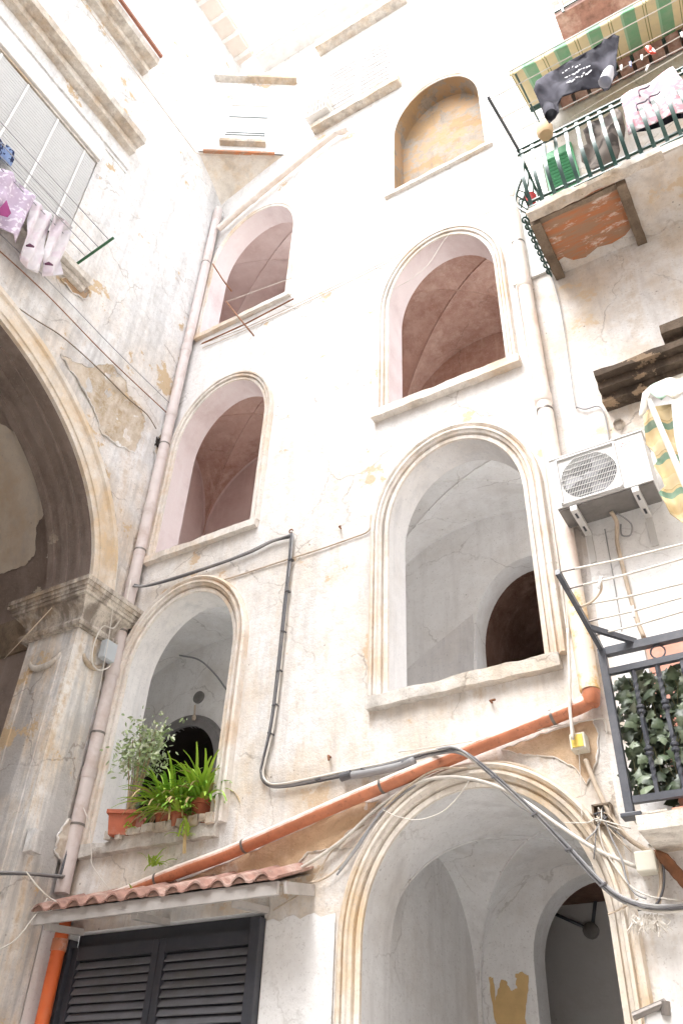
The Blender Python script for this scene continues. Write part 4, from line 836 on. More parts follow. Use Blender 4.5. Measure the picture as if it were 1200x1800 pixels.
# ------------------------------------------------------------------ lower awning, folded
MT['aw_low'] = stripes('green_tan_awning_cloth', (.25, 0, 1.0), .36, [(0, 'c2ab80'), (.42, '6b8672'), (.62, 'c2ab80'), (.68, 'a48d60'), (.70, 'cbb892')])
MT['aw_val'] = stripes('faded_green_white_valance', (1.0, 0, .15), .42, [(0, 'e6e2d8'), (.3, 'b7d6c4'), (.52, 'e6e2d8'), (.62, 'd8d2c2'), (.65, 'e6e2d8')])
aw = thing('folded_awning', F(1180, 800, -.5), 'folded green and tan striped awning beside the air conditioner', 'awning')
cut_sheet('cloth', [(1128, 722), (1150, 712), (1180, 714), (1182, 760), (1194, 815), (1206, 860), (1225, 900), (1250, 925), (1200, 917), (1178, 905), (1168, 885), (1158, 868), (1166, 852), (1160, 835), (1148, 818), (1152, 806), (1147, 792), (1133, 778), (1131, 755)], lambda x, y: F(x, y, -.50), lambda x, y: Vector((0, .035 * math.sin((x * .9 - y * .35) * .16) + .03 * nz(x, y, .04), 0)), MT['aw_low'], aw, 7)
val = [(1126, 735), (1122, 730), (1128, 690), (1140, 676), (1300, 622), (1300, 662)] + [(1300 - i * 4, 662 + i * .98 + 9 * math.cos(i * .43)) for i in range(1, 33)] + [(1163, 706), (1150, 697), (1141, 688), (1137, 700), (1134, 722)]
cut_sheet('valance', val, lambda x, y: F(x, y, -.58), lambda x, y: Vector((0, -.02 * math.sin(x * .12), 0)), MT['aw_val'], aw, 7)
mb = MB(); mb.beam(F(1138, 700, -.54), F(1215, 880, -.72), .035, .03); mb.build('arm', MT['white_plastic'], aw)
mb = MB(); mb.tube([F(1140, 692, -.5), F(1300, 640, -.5)], .035, 10); mb.build('roller', MT['white_plastic'], aw)
mb = MB(); mb.box((.05, -.03, 6.75), (1.1, .02, 1.25)); mb.build('painted_panel', MT['whitewash'], house)

# ------------------------------------------------------------------ lower balcony with ivy screen and drying rack
YB = -.45
bal = thing('iron_balcony', (-.5, YB, 3.5), 'dark iron balcony rail with twisted balusters at the lower right', 'balcony')
pT, pB = F(1057, 1142, YB), F(1107, 1432, YB); px_ = (pT.x + pB.x) / 2
zT, zB = pT.z, pB.z
MT['iron'] = simple('dark_grey_iron', '4c4f57', .42, var=.15, dirt='74747a', dirt_a=.5, spec=.5)
mb = MB(); mb.box((px_, YB, (zT + zB) / 2), (.055, .055, zT - zB), bev=.004); mb.build('post', MT['iron'], bal)
mb = MB(); mb.box((px_ + .01, YB, zB - .012), (.13, .1, .028), bev=.005); mb.build('foot', MT['iron'], bal)
mb = MB(); mb.beam((px_ + .03, YB, zT - .03), (2.2, YB, zT - .03), .06, .06); mb.build('top_rail', MT['iron'], bal)
r2 = F(1070, 1168, YB).z - .06; r3 = F(1112, 1407, YB).z
for z in (r2, r3): mb = MB(); mb.beam((px_ + .03, YB, z), (2.2, YB, z), .04, .045); mb.build('rail', MT['iron'], bal)
hh = r2 - r3 - .045; prof = [(.010, 0), (.010, hh * .12)]
bm_ = MB()
tw = [(.0125, .0125), (-.0125, .0125), (-.0125, -.0125), (.0125, -.0125)]; rows = []
for i in range(61):
    t = i / 60; an = 9.0 * max(0, min(1, (t - .08) / .34)) + 9.0 * max(0, min(1, (t - .58) / .34))
    rows.append([(a * math.cos(an) - b * math.sin(an), a * math.sin(an) + b * math.cos(an), t * hh) for a, b in tw])
bm_.strip(rows, close=True)
for zc in (.30, .34, .64, .68): bm_.lathe([(.012, -.018), (.027, -.008), (.027, .008), (.012, .018)], (0, 0, hh * zc), 10)
b0 = None
for k in range(14):
    Mx = Matrix.Translation((px_ + .19 + k * .165, YB, r3 + .0225))
    if b0 is None: b0 = bm_.build('baluster', MT['iron'], bal, auto=40); b0.matrix_world = Mx
    else: share('baluster', b0, bal, Mx @ Matrix.Rotation(k * .4, 4, 'Z'))
for k in range(5):
    p = Vector((px_ + .38 + k * .42, YB, (zT + r2) / 2 - .02)); mb = MB(); mb.tube([p + Vector((.05 * math.cos(a), 0, .05 * math.sin(a))) for a in [i * math.pi / 8 for i in range(17)]], .006, 6); mb.build('ring', MT['iron'], bal, smooth=True)
mb = MB(); rough_box(mb, (.45, YB / 2 - .03, zB - .075), (3.3, .50, .10), .006, .12, 4); mb.build('slab', MT['stone'], bal, auto=40)
for k, (xs, w_) in enumerate(((-1.13, .26), (-.84, .3), (-.53, .3), (-.22, .3), (.1, .3))):
    mb = MB(); mb.box((xs, YB + .1, zB - .019 + .012), (w_ - .02, .24, .012)); mb.build('floor_tile', MT['pink_tile'] if k else MT['stone'], bal)
ivy = thing('ivy_screen', (-.4, YB + .05, r3), 'screen of artificial ivy leaves tied behind the lower balcony rail', 'ivy screen')
lv = [('4f5e44', .0), ('637156', 0), ('7d8a70', 0), ('3e4a38', 0), ('959d88', 0)]
lm = [simple('ivy_leaf_' + n, c, .45, var=.15, vscale=20, bstr=.05, spec=.5) for n, (c, _) in zip(('green', 'olive', 'pale', 'dark', 'silver'), lv)]
lo_ = [(0, 0), (.018, .012), (.036, .004), (.032, .028), (.05, .045), (.03, .05), (.022, .066), (0, .095), (-.022, .066), (-.03, .05), (-.05, .045), (-.032, .028), (-.036, .004), (-.018, .012)]
lmesh = []
for q in range(5):
    mb = MB(); cpt = (0, .045, .006); mb.add([(x * 1.05, y, -.14 * abs(x) - (y * y * 1.2)) for x, y in lo_] + [cpt], [(i, (i + 1) % 14, 14) for i in range(14)])
    o = mb.build('leaf', lm[q], ivy, smooth=True); lmesh.append(o); o['first'] = 1
cnt = [0] * 5
def put_leaf(q, Mx):
    if 'first' in lmesh[q]: del lmesh[q]['first']; lmesh[q].matrix_world = Mx
    else: share('leaf', lmesh[q], ivy, Mx)
for k in range(285):
    q = rnd.choices(range(5), (5, 4, 3, 4, .9))[0]
    p = Vector((px_ + .045 + (rnd.random() ** 1.25) * 1.0, YB + .035 + rnd.uniform(0, .07), r3 + .05 + rnd.random() * (hh - .03)))
    Mx = Matrix.Translation(p) @ Matrix.Rotation(rnd.uniform(-.6, .6), 4, 'Z') @ Matrix.Rotation(R_(90) + rnd.uniform(-.9, .5), 4, 'X') @ Matrix.Rotation(rnd.uniform(0, 6.28), 4, 'Z') @ Matrix.Scale(rnd.uniform(.6, 1.35), 4)
    put_leaf(q, Mx)
bk = MB(); rb2 = random.Random(5)
for k in range(520):
    p = Vector((px_ + .03 + rb2.random() * 1.05, YB + .13 + rb2.uniform(0, .05), r3 + .03 + rb2.random() * hh)); Mx = Matrix.Translation(p) @ Matrix.Rotation(R_(90) + rb2.uniform(-.8, .5), 4, 'X') @ Matrix.Rotation(rb2.uniform(0, 6.28), 4, 'Z') @ Matrix.Scale(rb2.uniform(.9, 1.4), 4)
    bk.add([Mx @ Vector((x, y, -.14 * abs(x) - y * y)) for x, y in lo_] + [Mx @ Vector((0, .045, .006))], [(i, (i + 1) % 14, 14) for i in range(14)])
bk.build('back_leaves', lm[3], ivy, smooth=True)['kind'] = 'stuff'
st = MB()
for k in range(26):
    p = Vector((px_ + .06 + rnd.random() * .9, YB + .09, r3 + .03)); st.tube(spline([p + Vector((rnd.uniform(-.08, .08), rnd.uniform(-.01, .02), hh * t)) for t in (0, .3, .6, .97)], 4), .0035, 4)
o = st.build('vine_stems', simple('vine_stem', '6b6a4c', .7), ivy); o['kind'] = 'stuff'
# drying rack arm: level arm reaching out from the post, lines parallel to the wall
rack = thing('drying_rack', (px_, YB, zT), 'dark iron drying rack with white plastic lines above the ivy balcony', 'drying rack')
tip_ = G(979, 1005, px_ + .0); tip_ = Vector((px_, tip_.y, tip_.z)); base_ = Vector((px_, YB, zT + .002))
mb = MB(); mb.beam(base_, tip_, .032, .045); mb.build('arm', MT['iron'], rack)
q1 = base_.lerp(tip_, .30); q2 = Vector((F(1118, 1135, YB).x, YB, zT + .002)); mb = MB(); mb.beam(q1, q2, .03, .04); mb.build('brace', MT['iron'], rack)
linep = []
for (s_, (ex, ey)) in ((.99, (1205, 955)), (.79, (1205, 980)), (.57, (1205, 1024)), (.37, (1205, 1048)), (.19, (1205, 1073))):
    a = base_.lerp(tip_, s_); b = F(ex, ey, a.y); d = (b - a); b2 = b + d * .6
    mb = MB(); mb.tube([a, a + d * .16], .006, 6); mb.build('spring_hook', MT['clamp'], rack)
    mb = MB(); mb.tube(spline([a + d * .14, a.lerp(b, .5) + Vector((0, 0, -.008)), b, b2], 6), .0075, 6); mb.build('line', MT['cable_white'], rack, smooth=True); linep.append((a, b))
mb = MB(); a = linep[1][0].lerp(linep[1][1], .29); mb.tube(spline([a + Vector((0, 0, .02)), a + Vector((-.01, .02, -.06)), a + Vector((-.08, .02, -.13)), a + Vector((-.16, .02, -.15))], 5), .008, 6); mb.build('loose_end', MT['cable_tan'], rack, smooth=True)
for (i, t, tl, lb) in ((1, .29, .4, 'white clothes peg next to the rack arm'), (3, .48, .02, 'white clothes peg midway along the drying rack'), (3, .97, -.15, 'white clothes peg near the right edge on the drying rack')):
    peg(linep[i][0].lerp(linep[i][1], t), tl, MT['white_plastic'], lb)

# ------------------------------------------------------------------ upper balcony
UX, UY, UZ = -1.10, -.87, 9.60
ub = thing('green_balcony', (0, UY / 2, UZ), 'stone balcony with a bellied dark green iron rail at the upper right', 'balcony')
mb = MB(); rough_box(mb, (1.0, UY / 2, UZ + .10), (4.2, -UY, .12), .008, .12, 6); mb.build('slab', MT['stone'], ub, auto=40)
mb = MB(); rough_box(mb, (-.42, UY - .02, UZ + .015), (1.38, .12, .10), .014, .05, 7); mb.build('slab_lip', MT['stone'], ub, auto=40)
mb = MB(); rough_box(mb, (-.06, UY + .01, UZ + .022), (.5, .06, .05), .01, .05, 8); mb.build('slab_lip', MT['moulding'], ub, auto=40)
for xb in (-1.07, -.17):
    mb = MB(); rough_box(mb, (xb, UY / 2 + .03, UZ - .01), (.10, -UY - .08, .10), .008, .06, xb); mb.build('corbel', MT['darkstone'], ub, auto=40)
so = [(-1.03, UY + .05), (-.22, UY + .05), (-.22, -.22), (-.3, -.16), (-.45, -.13), (-.6, -.16), (-.75, -.10), (-.88, -.13), (-.95, -.22), (-1.03, -.2)]
mb = MB(); panel(mb, so, [], lambda x, y: (x, y, UZ + .016), .07, .008, (0, 0, -1), 3); mb.build('soffit_patch', MT['soffit_orange'], ub, smooth=True)
mb = MB(); mb.add([(-1.1, UY + .02, UZ + .036), (3, UY + .02, UZ + .036), (3, 0, UZ + .036), (-1.1, 0, UZ + .036)], [(0, 1, 2, 3)]); mb.build('soffit', MT['right'], ub)
for (cx_, cy_, wx, wy) in ((-.62, UY + .1, .8, .06),):
    mb = MB(); rough_box(mb, (cx_, cy_, UZ + .008), (wx, wy, .035), .006, .06, cx_); mb.build('soffit_border', MT['darkstone'], ub, auto=40)
RY = UY + .05; zr0, zr1 = UZ + .24, 11.05
for z in (zr0, zr0 + .10, zr1, zr1 - .10): mb = MB(); mb.beam((UX - .02, RY, z), (3.0, RY, z), .03, .022); mb.build('rail', MT['green_iron'], ub)
for z in (zr0, zr1): mb = MB(); mb.beam((UX, RY, z), (UX, -.02, z), .03, .022); mb.build('side_rail', MT['green_iron'], ub)
def belly(t): return .17 * math.sin(math.pi * min(1, t * 1.15)) ** 1.3 * (1 - t) * 1.5 if t < .87 else 0
bl = MB(); rows = []
for i in range(25):
    t = i / 24; y = -belly(t); z = zr0 + (zr1 - zr0) * t; rows.append([(-.02, y - .006, z), (.02, y - .006, z), (.02, y + .006, z), (-.02, y + .006, z)])
bl.strip(rows, close=True); bl.add(rows[0], [(0, 1, 2, 3)]); b1 = None
for k in range(21):
    Mx = Matrix.Translation((UX + .03 + k * .13, RY, 0))
    if b1 is None: b1 = bl.build('baluster', MT['green_iron'], ub, auto=40); b1.matrix_world = Mx
    else: share('baluster', b1, ub, Mx)
for k in range(5): share('baluster', b1, ub, Matrix.Translation((UX, RY + .12 + k * .15, 0)) @ Matrix.Rotation(R_(-90), 4, 'Z'))
sc0 = None; scm = MB(); scm.tube([Vector((0, (.045 - .0055 * a / 1.0) * math.cos(a), (.045 - .0055 * a) * math.sin(a))) for a in [i * .35 for i in range(19)]], .009, 6)
for k in range(9):
    Mx = Matrix.Translation((UX - .07, UY + .07 + k * .092, UZ + .08)) @ Matrix.Scale(1.25, 4) @ Matrix.Rotation(R_(-35), 4, 'Z') @ Matrix.Rotation(R_(25), 4, 'Y')
    if sc0 is None: sc0 = scm.build('scroll', MT['green_iron'], ub, smooth=True); sc0.matrix_world = Mx
    else: share('scroll', sc0, ub, Mx)
mb = MB(); mb.beam((UX - .06, UY + .02, UZ + .04), (UX - .06, -.02, UZ + .04), .02, .012); mb.build('scroll_bar', MT['green_iron'], ub)
for (dx, dz) in ((-.05, .12), (-.06, .3), (.0, .2)):
    mb = MB(); mb.tube(spline([(UX, RY, zr0 + dz), (UX + dx, RY - .1, zr0 + dz - .05), (UX + dx * 1.3, RY - .12, zr0 + dz - .16), (UX, RY - .02, zr0 + dz - .2)], 6), .008, 6); mb.build('scroll', MT['green_iron'], ub, smooth=True)
# rack arm and lines
arm_t = G(858, 172, UX); at_ = Vector((UX, arm_t.y, arm_t.z)); ab_ = Vector((UX, RY, zr1 + .02))
ur = thing('drying_rack', ab_, 'dark drying rack arm with lines reaching out from the green balcony', 'drying rack')
mb = MB(); mb.beam(ab_, at_, .028, .035); mb.build('arm', MT['black_metal'], ur)
ul = []
for s_ in (.97, .62, .30):
    a = ab_.lerp(at_, s_); mb = MB(); mb.tube([a, a + Vector((3.2, 0, -.02))], .006, 6); mb.build('line', MT['cable_white'], ur); ul.append(a)
# house wall behind the balcony: door, green shutter, tile canopy
dw = bpy.data.objects.new('balcony_door', None); COL.objects.link(dw); dw.parent = house; dw.matrix_parent_inverse = house.matrix_world.inverted()
gs0, gs1 = F(958, 300, -.02).x, F(1010, 275, -.02).x
mb = MB(); mb.box(((gs0 + gs1) / 2, -.035, 10.9), (gs1 - gs0, .04, 2.3)); mb.build('shutter', MT['green_paint'], dw)
for k in range(26): mb = MB(); mb.box(((gs0 + gs1) / 2, -.062, 9.9 + k * .078), (gs1 - gs0 - .08, .02, .03), Matrix.Rotation(.6, 3, 'X')); mb.build('slat', MT['green_paint'], dw)
mb = MB(); mb.box((gs0 - .32, -.03, 10.85), (.6, .03, 2.2)); mb.build('door_leaf', MT['whitepaint'], dw)
uc = thing('tiled_canopy', (0, 0, 12.7), 'terracotta tiled canopy above the green balcony behind the laundry', 'canopy')
zc_ = F(1065, 158, 0).z
ut = None; um = MB(); n_ = 12
prof = [(.09 * math.cos(math.pi * i / n_), .09 * math.sin(math.pi * i / n_) * .75) for i in range(n_ + 1)]
a_, b_ = [[(x, y, z_ + h + th) for x, h in prof] for th in (.0, .018) for y, z_ in ((0, .16),)][0], None
rA = [(x, 0, .2 + h) for x, h in prof]; rB = [(x * .9, -.55, h) for x, h in prof]; rC = [(x * 1.12, 0, .215 + h * 1.15) for x, h in prof]; rD = [(x * 1.05, -.55, .012 + h * 1.15) for x, h in prof]
um.strip([rA, rB]); um.strip([rC, rD]); um.strip([rB, rD]); um.strip([rA, rC])
for k in range(15):
    Mx = Matrix.Translation((-.62 + k * .2, rnd.uniform(-.01, .01), zc_ + .02))
    if ut is None: ut = um.build('roof_tile', MT['tile'], uc, auto=40); ut.matrix_world = Mx
    else: share('roof_tile', ut, uc, Mx)
for k in range(14):
    mb = MB(); mb.box((-.52 + k * .2, -.27, zc_ + .06), (.155, .5, .022), Matrix.Rotation(R_(-19), 3, 'X')); mb.build('brick_tile', MT['tile'], uc)
# awning over it
MT['aw_up'] = stripes('green_cream_awning_cloth', (1.0, 0, 0), .40, [(0, '7fae8a'), (.34, 'e4d3ac'), (.56, '8f8a5c'), (.585, 'e4d3ac'), (.64, '8f8a5c'), (.665, 'e4d3ac'), (.93, '9fc4a4')])
ua = thing('striped_awning', (0, -.6, 13), 'green and cream striped awning over the upper right balcony', 'awning')
ra, rb_ = F(925, 178, -.40), F(1200, 38, -.40); fa, fb = F(889, 150, -1.05), F(1200, -30, -1.05)
rows = []
zf_, zr_ = (F(1040, 56, -1.05).z), (F(1060, 108, -.40).z)
x_l = -.98
for i in range(41):
    x = x_l + i * .1; sag = .03 * math.sin(i * 1.3)
    rows.append([(x, -.25 - .85 * t, (zr_ + .12) + (zf_ - zr_ - .12) * t + sag * math.sin(math.pi * t)) for t in [j / 8 for j in range(9)]] + [(x, -1.11, zf_ - .06), (x, -1.115, zf_ - .13 - .02 * math.cos(i * 1.57))])
mb = MB(); mb.strip(rows); o = mb.build('cloth', MT['aw_up'], ua, smooth=True); mo = o.modifiers.new('thickness', 'SOLIDIFY'); mo.thickness = .004
mb = MB(); mb.tube([(x_l, -1.1, zf_ + .01), (3, -1.1, zf_ + .01)], .018, 8); mb.build('front_bar', MT['white_plastic'], ua)
mb = MB(); mb.tube([(x_l, -.2, zr_ + .15), (3, -.2, zr_ + .15)], .045, 10); mb.build('roller', MT['green_iron'], ua)
mb = MB(); mb.beam((x_l + .06, -.05, zr_ + .0), (x_l + .06, -1.08, zf_ - .01), .02, .03); mb.build('arm', MT['green_iron'], ua)
# louvred vents and terracotta-fronted balcony right at the top
vt = thing('louvred_shutter', F(1052, 28), 'white louvred shutter box high on the cream house wall', 'shutter')
va, vb2, vc = F(1018, 40, -.03), F(1086, 3, -.03), F(1026, 55, -.03)
mb = MB(); mb.box(((va.x + vb2.x) / 2, -.03, (va.z + vc.z) / 2), (vb2.x - va.x + .08, .05, .62), bev=.01); mb.build('frame', MT['whitepaint'], vt)
for k in range(7): mb = MB(); mb.box(((va.x + vb2.x) / 2, -.062, (va.z + vc.z) / 2 - .22 + k * .075), (vb2.x - va.x - .06, .02, .03), Matrix.Rotation(.5, 3, 'X')); mb.build('slat', simple('blue_grey_slat', '6f7f9a', .5) if k == 0 else bpy.data.materials['blue_grey_slat'], vt)
tb = thing('brick_planter_balcony', F(1000, 10, -.5), 'orange terracotta balcony front with green bars at the top edge', 'balcony')
p0, p1 = F(975, 30, -.6), F(1050, -10, -.6)
mb = MB(); mb.box((p0.x + .55, -.3, p0.z + .35), (1.1, .6, .7), bev=.01); mb.build('front', MT['tile'], tb)
for k in range(3): mb = MB(); mb.beam((p0.x + .12 + k * .36, -.62, p0.z - .03), (p0.x + .12 + k * .36, -.62, p0.z + .8), .03, .02, Vector((0, 1, 0))); mb.build('bar', MT['green_iron'], tb)
mb = MB(); mb.beam((p0.x, -.62, p0.z + .1), (p0.x + 1.2, -.62, p0.z + .1), .02, .03); mb.build('bar', MT['green_iron'], tb)

# laundry on the right
MT['shirt'] = clothmat('charcoal_jersey', '36353c', '5c5b64', 3, (.45, .62)); MT['shirt_in'] = clothmat('pale_lining', 'c9cad2')
Ysh = ul[0].y
ts = cut_sheet('t_shirt', [(941, 142), (1000, 108), (1040, 84), (1078, 62), (1088, 64), (1082, 100), (1080, 118), (1084, 124), (1074, 134), (1070, 150), (1058, 150), (1052, 146), (1020, 162), (990, 178), (982, 188), (984, 204), (962, 212), (955, 200), (945, 175), (938, 160)],
               lambda x, y: F(x, y, Ysh), lambda x, y: Vector((0, .06 * math.sin(x * .07 + y * .02) * min(1, max(0, (y - (142 - (x - 941) * .55)) / 60)) + .05 * nz(x, y, .045) + .02 * nz(x, y, .12), 0)), MT['shirt'], None, 5)
tag(ts, 'charcoal t-shirt with a white print drying on the upper rack', 't-shirt')
pr = MB()
for k in range(3):
    for i in range(6 if k == 0 else 11):
        c = F(988 + i * (6.0 if k == 0 else 4.2) + k * 4 + rnd.uniform(-1, 1), 128 + k * 9 - i * (3.1 if k == 0 else 2.2) + rnd.uniform(-2, 2), Ysh - .045 - .03); pr.box(c, (rnd.uniform(.008, .03), .003, rnd.uniform(.008, .026)), Matrix.Rotation(rnd.uniform(-1.2, 1.2), 3, 'Y'))
pr.build('print', clothmat('white_print', 'e6e6ea'), ts)['kind'] = 'stuff'
mb = MB(); c = F(1066, 135, Ysh - .05); d = (F(1058, 152, Ysh - .05) - F(1074, 112, Ysh - .02)).normalized(); mb.tube([c - d * .14, c - d * .05, c + d * .09], [.035, .055, .062], 12, cap=False); mb.build('sleeve', MT['shirt_in'], ts, smooth=True)
mb = MB(); c = F(965, 195, Ysh - .05); d = (F(972, 212, Ysh - .05) - F(955, 165, Ysh - .02)).normalized(); mb.tube([c - d * .16, c - d * .05, c + d * .09], [.03, .06, .058], 12, cap=False); mb.build('sleeve', MT['shirt'], ts, smooth=True)
MT['towel'] = clothmat('pink_print_towel', 'd3c8cb', 'd09aa4', 16, (.5, .54)); MT['navy'] = clothmat('black_jersey', '23252f')
tw_ = cut_sheet('towel', [(1089, 168), (1140, 145), (1182, 118), (1192, 132), (1210, 150), (1215, 190), (1180, 205), (1150, 213), (1125, 228), (1104, 238), (1098, 205)], lambda x, y: F(x, y, RY - .10), lambda x, y: Vector((0, .02 * math.sin(x * .1) + .03 * nz(x, y, .04), 0)), MT['towel'], None, 6)
tag(tw_, 'pink printed towel hung over the green balcony rail', 'towel')
for (x, y) in ((1132, 163), (1128, 188), (1150, 175)):
    mb = MB(); mb.tube(spline([F(x - 8, y + 6, RY - .16), F(x - 10, y - 4, RY - .16), F(x + 4, y - 9, RY - .16), F(x + 9, y - 14, RY - .16)], 4), .009, 5); mb.build('print', clothmat('grey_print', '77727c') if (x, y) == (1132, 163) else bpy.data.materials['grey_print'], tw_, smooth=True)
tag(cut_sheet('dark_garment', [(1105, 226), (1150, 195), (1230, 165), (1230, 200), (1190, 212), (1165, 218), (1140, 232), (1118, 230)], lambda x, y: F(x, y, RY + .06), lambda x, y: Vector((0, .02 * math.sin(x * .12), 0)), MT['navy'], None, 6), 'black garment hanging inside the green rail below the pink towel', 'clothing')
tag(cut_sheet('grey_jacket', [(1040, 215), (1060, 200), (1082, 192), (1095, 205), (1098, 225), (1094, 245), (1085, 240), (1088, 262), (1078, 285), (1065, 297), (1045, 305), (1036, 300), (1030, 285), (1020, 280), (1020, 262), (1030, 250), (1026, 235)], lambda x, y: F(x, y, RY + .16), lambda x, y: Vector((0, .06 * math.sin(x * .11 + y * .05) + .05 * nz(x, y, .05), 0)), clothmat('grey_taupe_fleece', '857c75', '58524f', 4), None, 5), 'grey taupe jacket hanging behind the green balusters', 'clothing')
yl = ul[1].y; zl = ul[1].z
def on_line(px, py):
    q = F(px, py, yl); return Vector((q.x, yl, q.z))
mb = MB(); mb.tube([on_line(1040, 150), on_line(1092, 121), on_line(1145, 92), on_line(1215, 52)], .006, 6); mb.build('line', MT['cable_white'], ur)
mb = MB(); mb.tube([on_line(1005, 205), on_line(1100, 150), on_line(1215, 84)], .006, 6); mb.build('line', MT['cable_white'], ur)
for (x, y, tl, lb, mt) in ((1091, 118, .15, 'white clothes peg next to the t-shirt sleeve', 0), (1107, 112, .1, 'blue clothes peg beside the red horn charm', 1), (1127, 100, .15, 'white clothes peg just left of the red horn charm', 0), (1147, 88, -.1, 'white clothes peg just right of the red horn charm', 0), (1137, 118, .4, 'white clothes peg below the red horn charm', 0), (1197, 60, .1, 'white clothes peg nearest the right edge under the striped awning', 0)):
    peg(on_line(x, y), tl, simple('blue_plastic', '5f70a8', .5) if mt else MT['white_plastic'], lb)
hp = on_line(1136, 84); mb = MB(); mb.tube(spline([hp, hp + Vector((.015, 0, -.05)), hp + Vector((.01, 0, -.11)), hp + Vector((.055, 0, -.19))], 6), [.014 + .018 * math.sin(math.pi * min(1, i / 16 + .2)) if i < 14 else .024 - .004 * (i - 13) for i in range(19)], 8)
hc = mb.build('horn_charm', simple('red_glossy', 'cf4a33', .3), None, smooth=True); tag(hc, 'small red horn charm dangling from the upper drying line', 'charm')
mb = MB(); p = F(957, 230, RY - .12); mb.lathe([(.075, -.1), (.09, -.06), (.095, .05), (.085, .09), (.06, .1)], p, 8); tag(mb.build('tan_pail', simple('tan_card', 'd2b48e', .8, var=.06), None, auto=50), 'small tan pail hung on the corner of the green rail', 'pail')
mb = MB(); p = F(932, 352, RY + .1); mb.lathe([(.05, -.06), (.065, .05), (.07, .06), (.06, .06)], p, 14); tag(mb.build('red_pot', simple('red_plastic', 'd8484a', .5), None, auto=50), 'little red pot standing in the corner of the green balcony', 'pot')

# cassette of a white blind in the bottom right corner
wc = thing('blind_cassette', F(1150, 1800, -.45), 'white blind cassette with a tube bracket in the bottom right corner', 'blind')
z1 = F(1135, 1787, -.5).z; mb = MB(); mb.box((-.33, -.34, z1 - .11), (2.05, .32, .30), bev=.02); mb.build('cassette', MT['white_plastic'], wc)
mb = MB(); mb.tube([F(1112, 1787, -.5), F(1170, 1762, -.5)], .022, 10); mb.tube([F(1168, 1760, -.5), F(1170, 1785, -.5)], .026, 10); mb.build('tube_bracket', MT['clamp'], wc)

# ------------------------------------------------------------------ palace window: blind, box, laundry lines
pw = bpy.data.objects.new('window', None); COL.objects.link(pw); pw.parent = palace; pw.matrix_parent_inverse = palace.matrix_world.inverted(); pw['label'] = 'window closed by a white slatted blind'
MT['blind'] = simple('white_blind_slat', 'cfd0d0', .5, var=.03)
MT['blind_gap'] = simple('grey_blind_shadow_board', '3f3f42', .8)
y0_, y1_, z0_, z1_ = -4.7, -2.56, 11.0, 13.02
mb = MB(); mb.box((XL + .012, (y0_ + y1_) / 2, (z0_ + z1_) / 2), (.02, y1_ - y0_, z1_ - z0_)); mb.build('backing', MT['blind_gap'], pw)
s0 = None
for k in range(34):
    Mx = Matrix.Translation((XL + .05, (y0_ + y1_) / 2, z1_ - .02 - k * .059))
    if s0 is None:
        mb = MB(); mb.box((0, 0, 0), (.010, y1_ - y0_, .036), Matrix.Rotation(R_(20), 3, 'Y')); s0 = mb.build('slat', MT['blind'], pw); s0.matrix_world = Mx
    else: share('slat', s0, pw, Mx)
for y in (-2.78, -3.3, -3.84, -4.3):
    mb = MB(); mb.box((XL + .068, y, (z0_ + z1_) / 2), (.006, .03, z1_ - z0_)); mb.build('tape', MT['whitepaint'], pw)
mb = MB(); mb.box((XL + .04, (y0_ + y1_) / 2, z1_ + .03), (.09, y1_ - y0_ + .02, .04)); mb.build('head_rail', MT['stone'], pw)
mb = MB(); mb.box((XL + .06, (y0_ + y1_) / 2, z1_ + .24), (.12, y1_ - y0_ + .06, .34), bev=.01); mb.build('blind_box', MT['whitepaint'], pw)
mb = MB(); mb.box((XL + .05, (y0_ + y1_) / 2, z1_ + .435), (.1, y1_ - y0_ + .04, .03)); mb.build('timber_strip', MT['eave_wood'], pw)
mb = MB(); mb.box((XL + .012, y1_ + .16, (z0_ + z1_) / 2), (.03, .24, z1_ - z0_ + .5)); mb.build('architrave', MT['left'], pw)

rod = thing('clothes_line', G(125, 470), 'green rod with washing lines beneath the slatted palace window', 'clothes line')
ra_ = Vector((XL, -2.29, 10.86)); re_ = F(200, 418, -2.3)
mb = MB(); mb.tube([ra_, re_], .019, 10); mb.build('rod', simple('green_rod', '3f6b4c', .5, var=.1), rod)
rl = []
for s_ in (.36, .5, .66, .9):
    a = ra_.lerp(re_, s_) + Vector((0, 0, .012)); b = a + Vector((0, -3.6, 0)); mb = MB(); mb.tube(spline([a, a.lerp(b, .5) + Vector((0, 0, -.02)), b], 8), .0065, 5); mb.build('line', MT['cable_grey'], rod, smooth=True); rl.append(a)
XC = rl[0].x
GC = lambda x, y: G(x, y, XC)
fold = lambda k, a: (lambda x, y: Vector((a * math.sin((x * .9 + y * .42) * k) + a * .8 * nz(x, y, .05), 0, 0)))
MT['lilac'] = clothmat('lilac_floral_cotton', 'c6b6ca', 'e2dbe5', 16, (.55, .6)); MT['white_cloth'] = clothmat('white_cotton', 'e4dfe2', 'd8cdd4', 4)
lc = cut_sheet('lilac_sheet', [(-40, 240), (-20, 268), (0, 287), (30, 315), (62, 347), (50, 375), (38, 400), (30, 425), (18, 415), (0, 395), (-30, 380), (-60, 360)], GC, fold(.14, .05), MT['lilac'], None, 6); tag(lc, 'lilac flowered cloth drying at the left edge', 'laundry')
cut_sheet('hem_patch', [(-5, 372), (12, 352), (20, 375), (14, 382), (0, 378)], lambda x, y: G(x, y, XC + .07), lambda x, y: Vector((0, 0, 0)), clothmat('magenta_cotton', '9c4d80'), lc, 5)
tag(cut_sheet('white_trousers', [(64, 349), (80, 366), (96, 380), (90, 400), (78, 432), (68, 470), (64, 482), (50, 470), (40, 455), (36, 440), (44, 415), (50, 385), (58, 362)], GC, fold(.3, .045), MT['white_cloth'], None, 5), 'white trousers drying next to the lilac cloth', 'laundry')
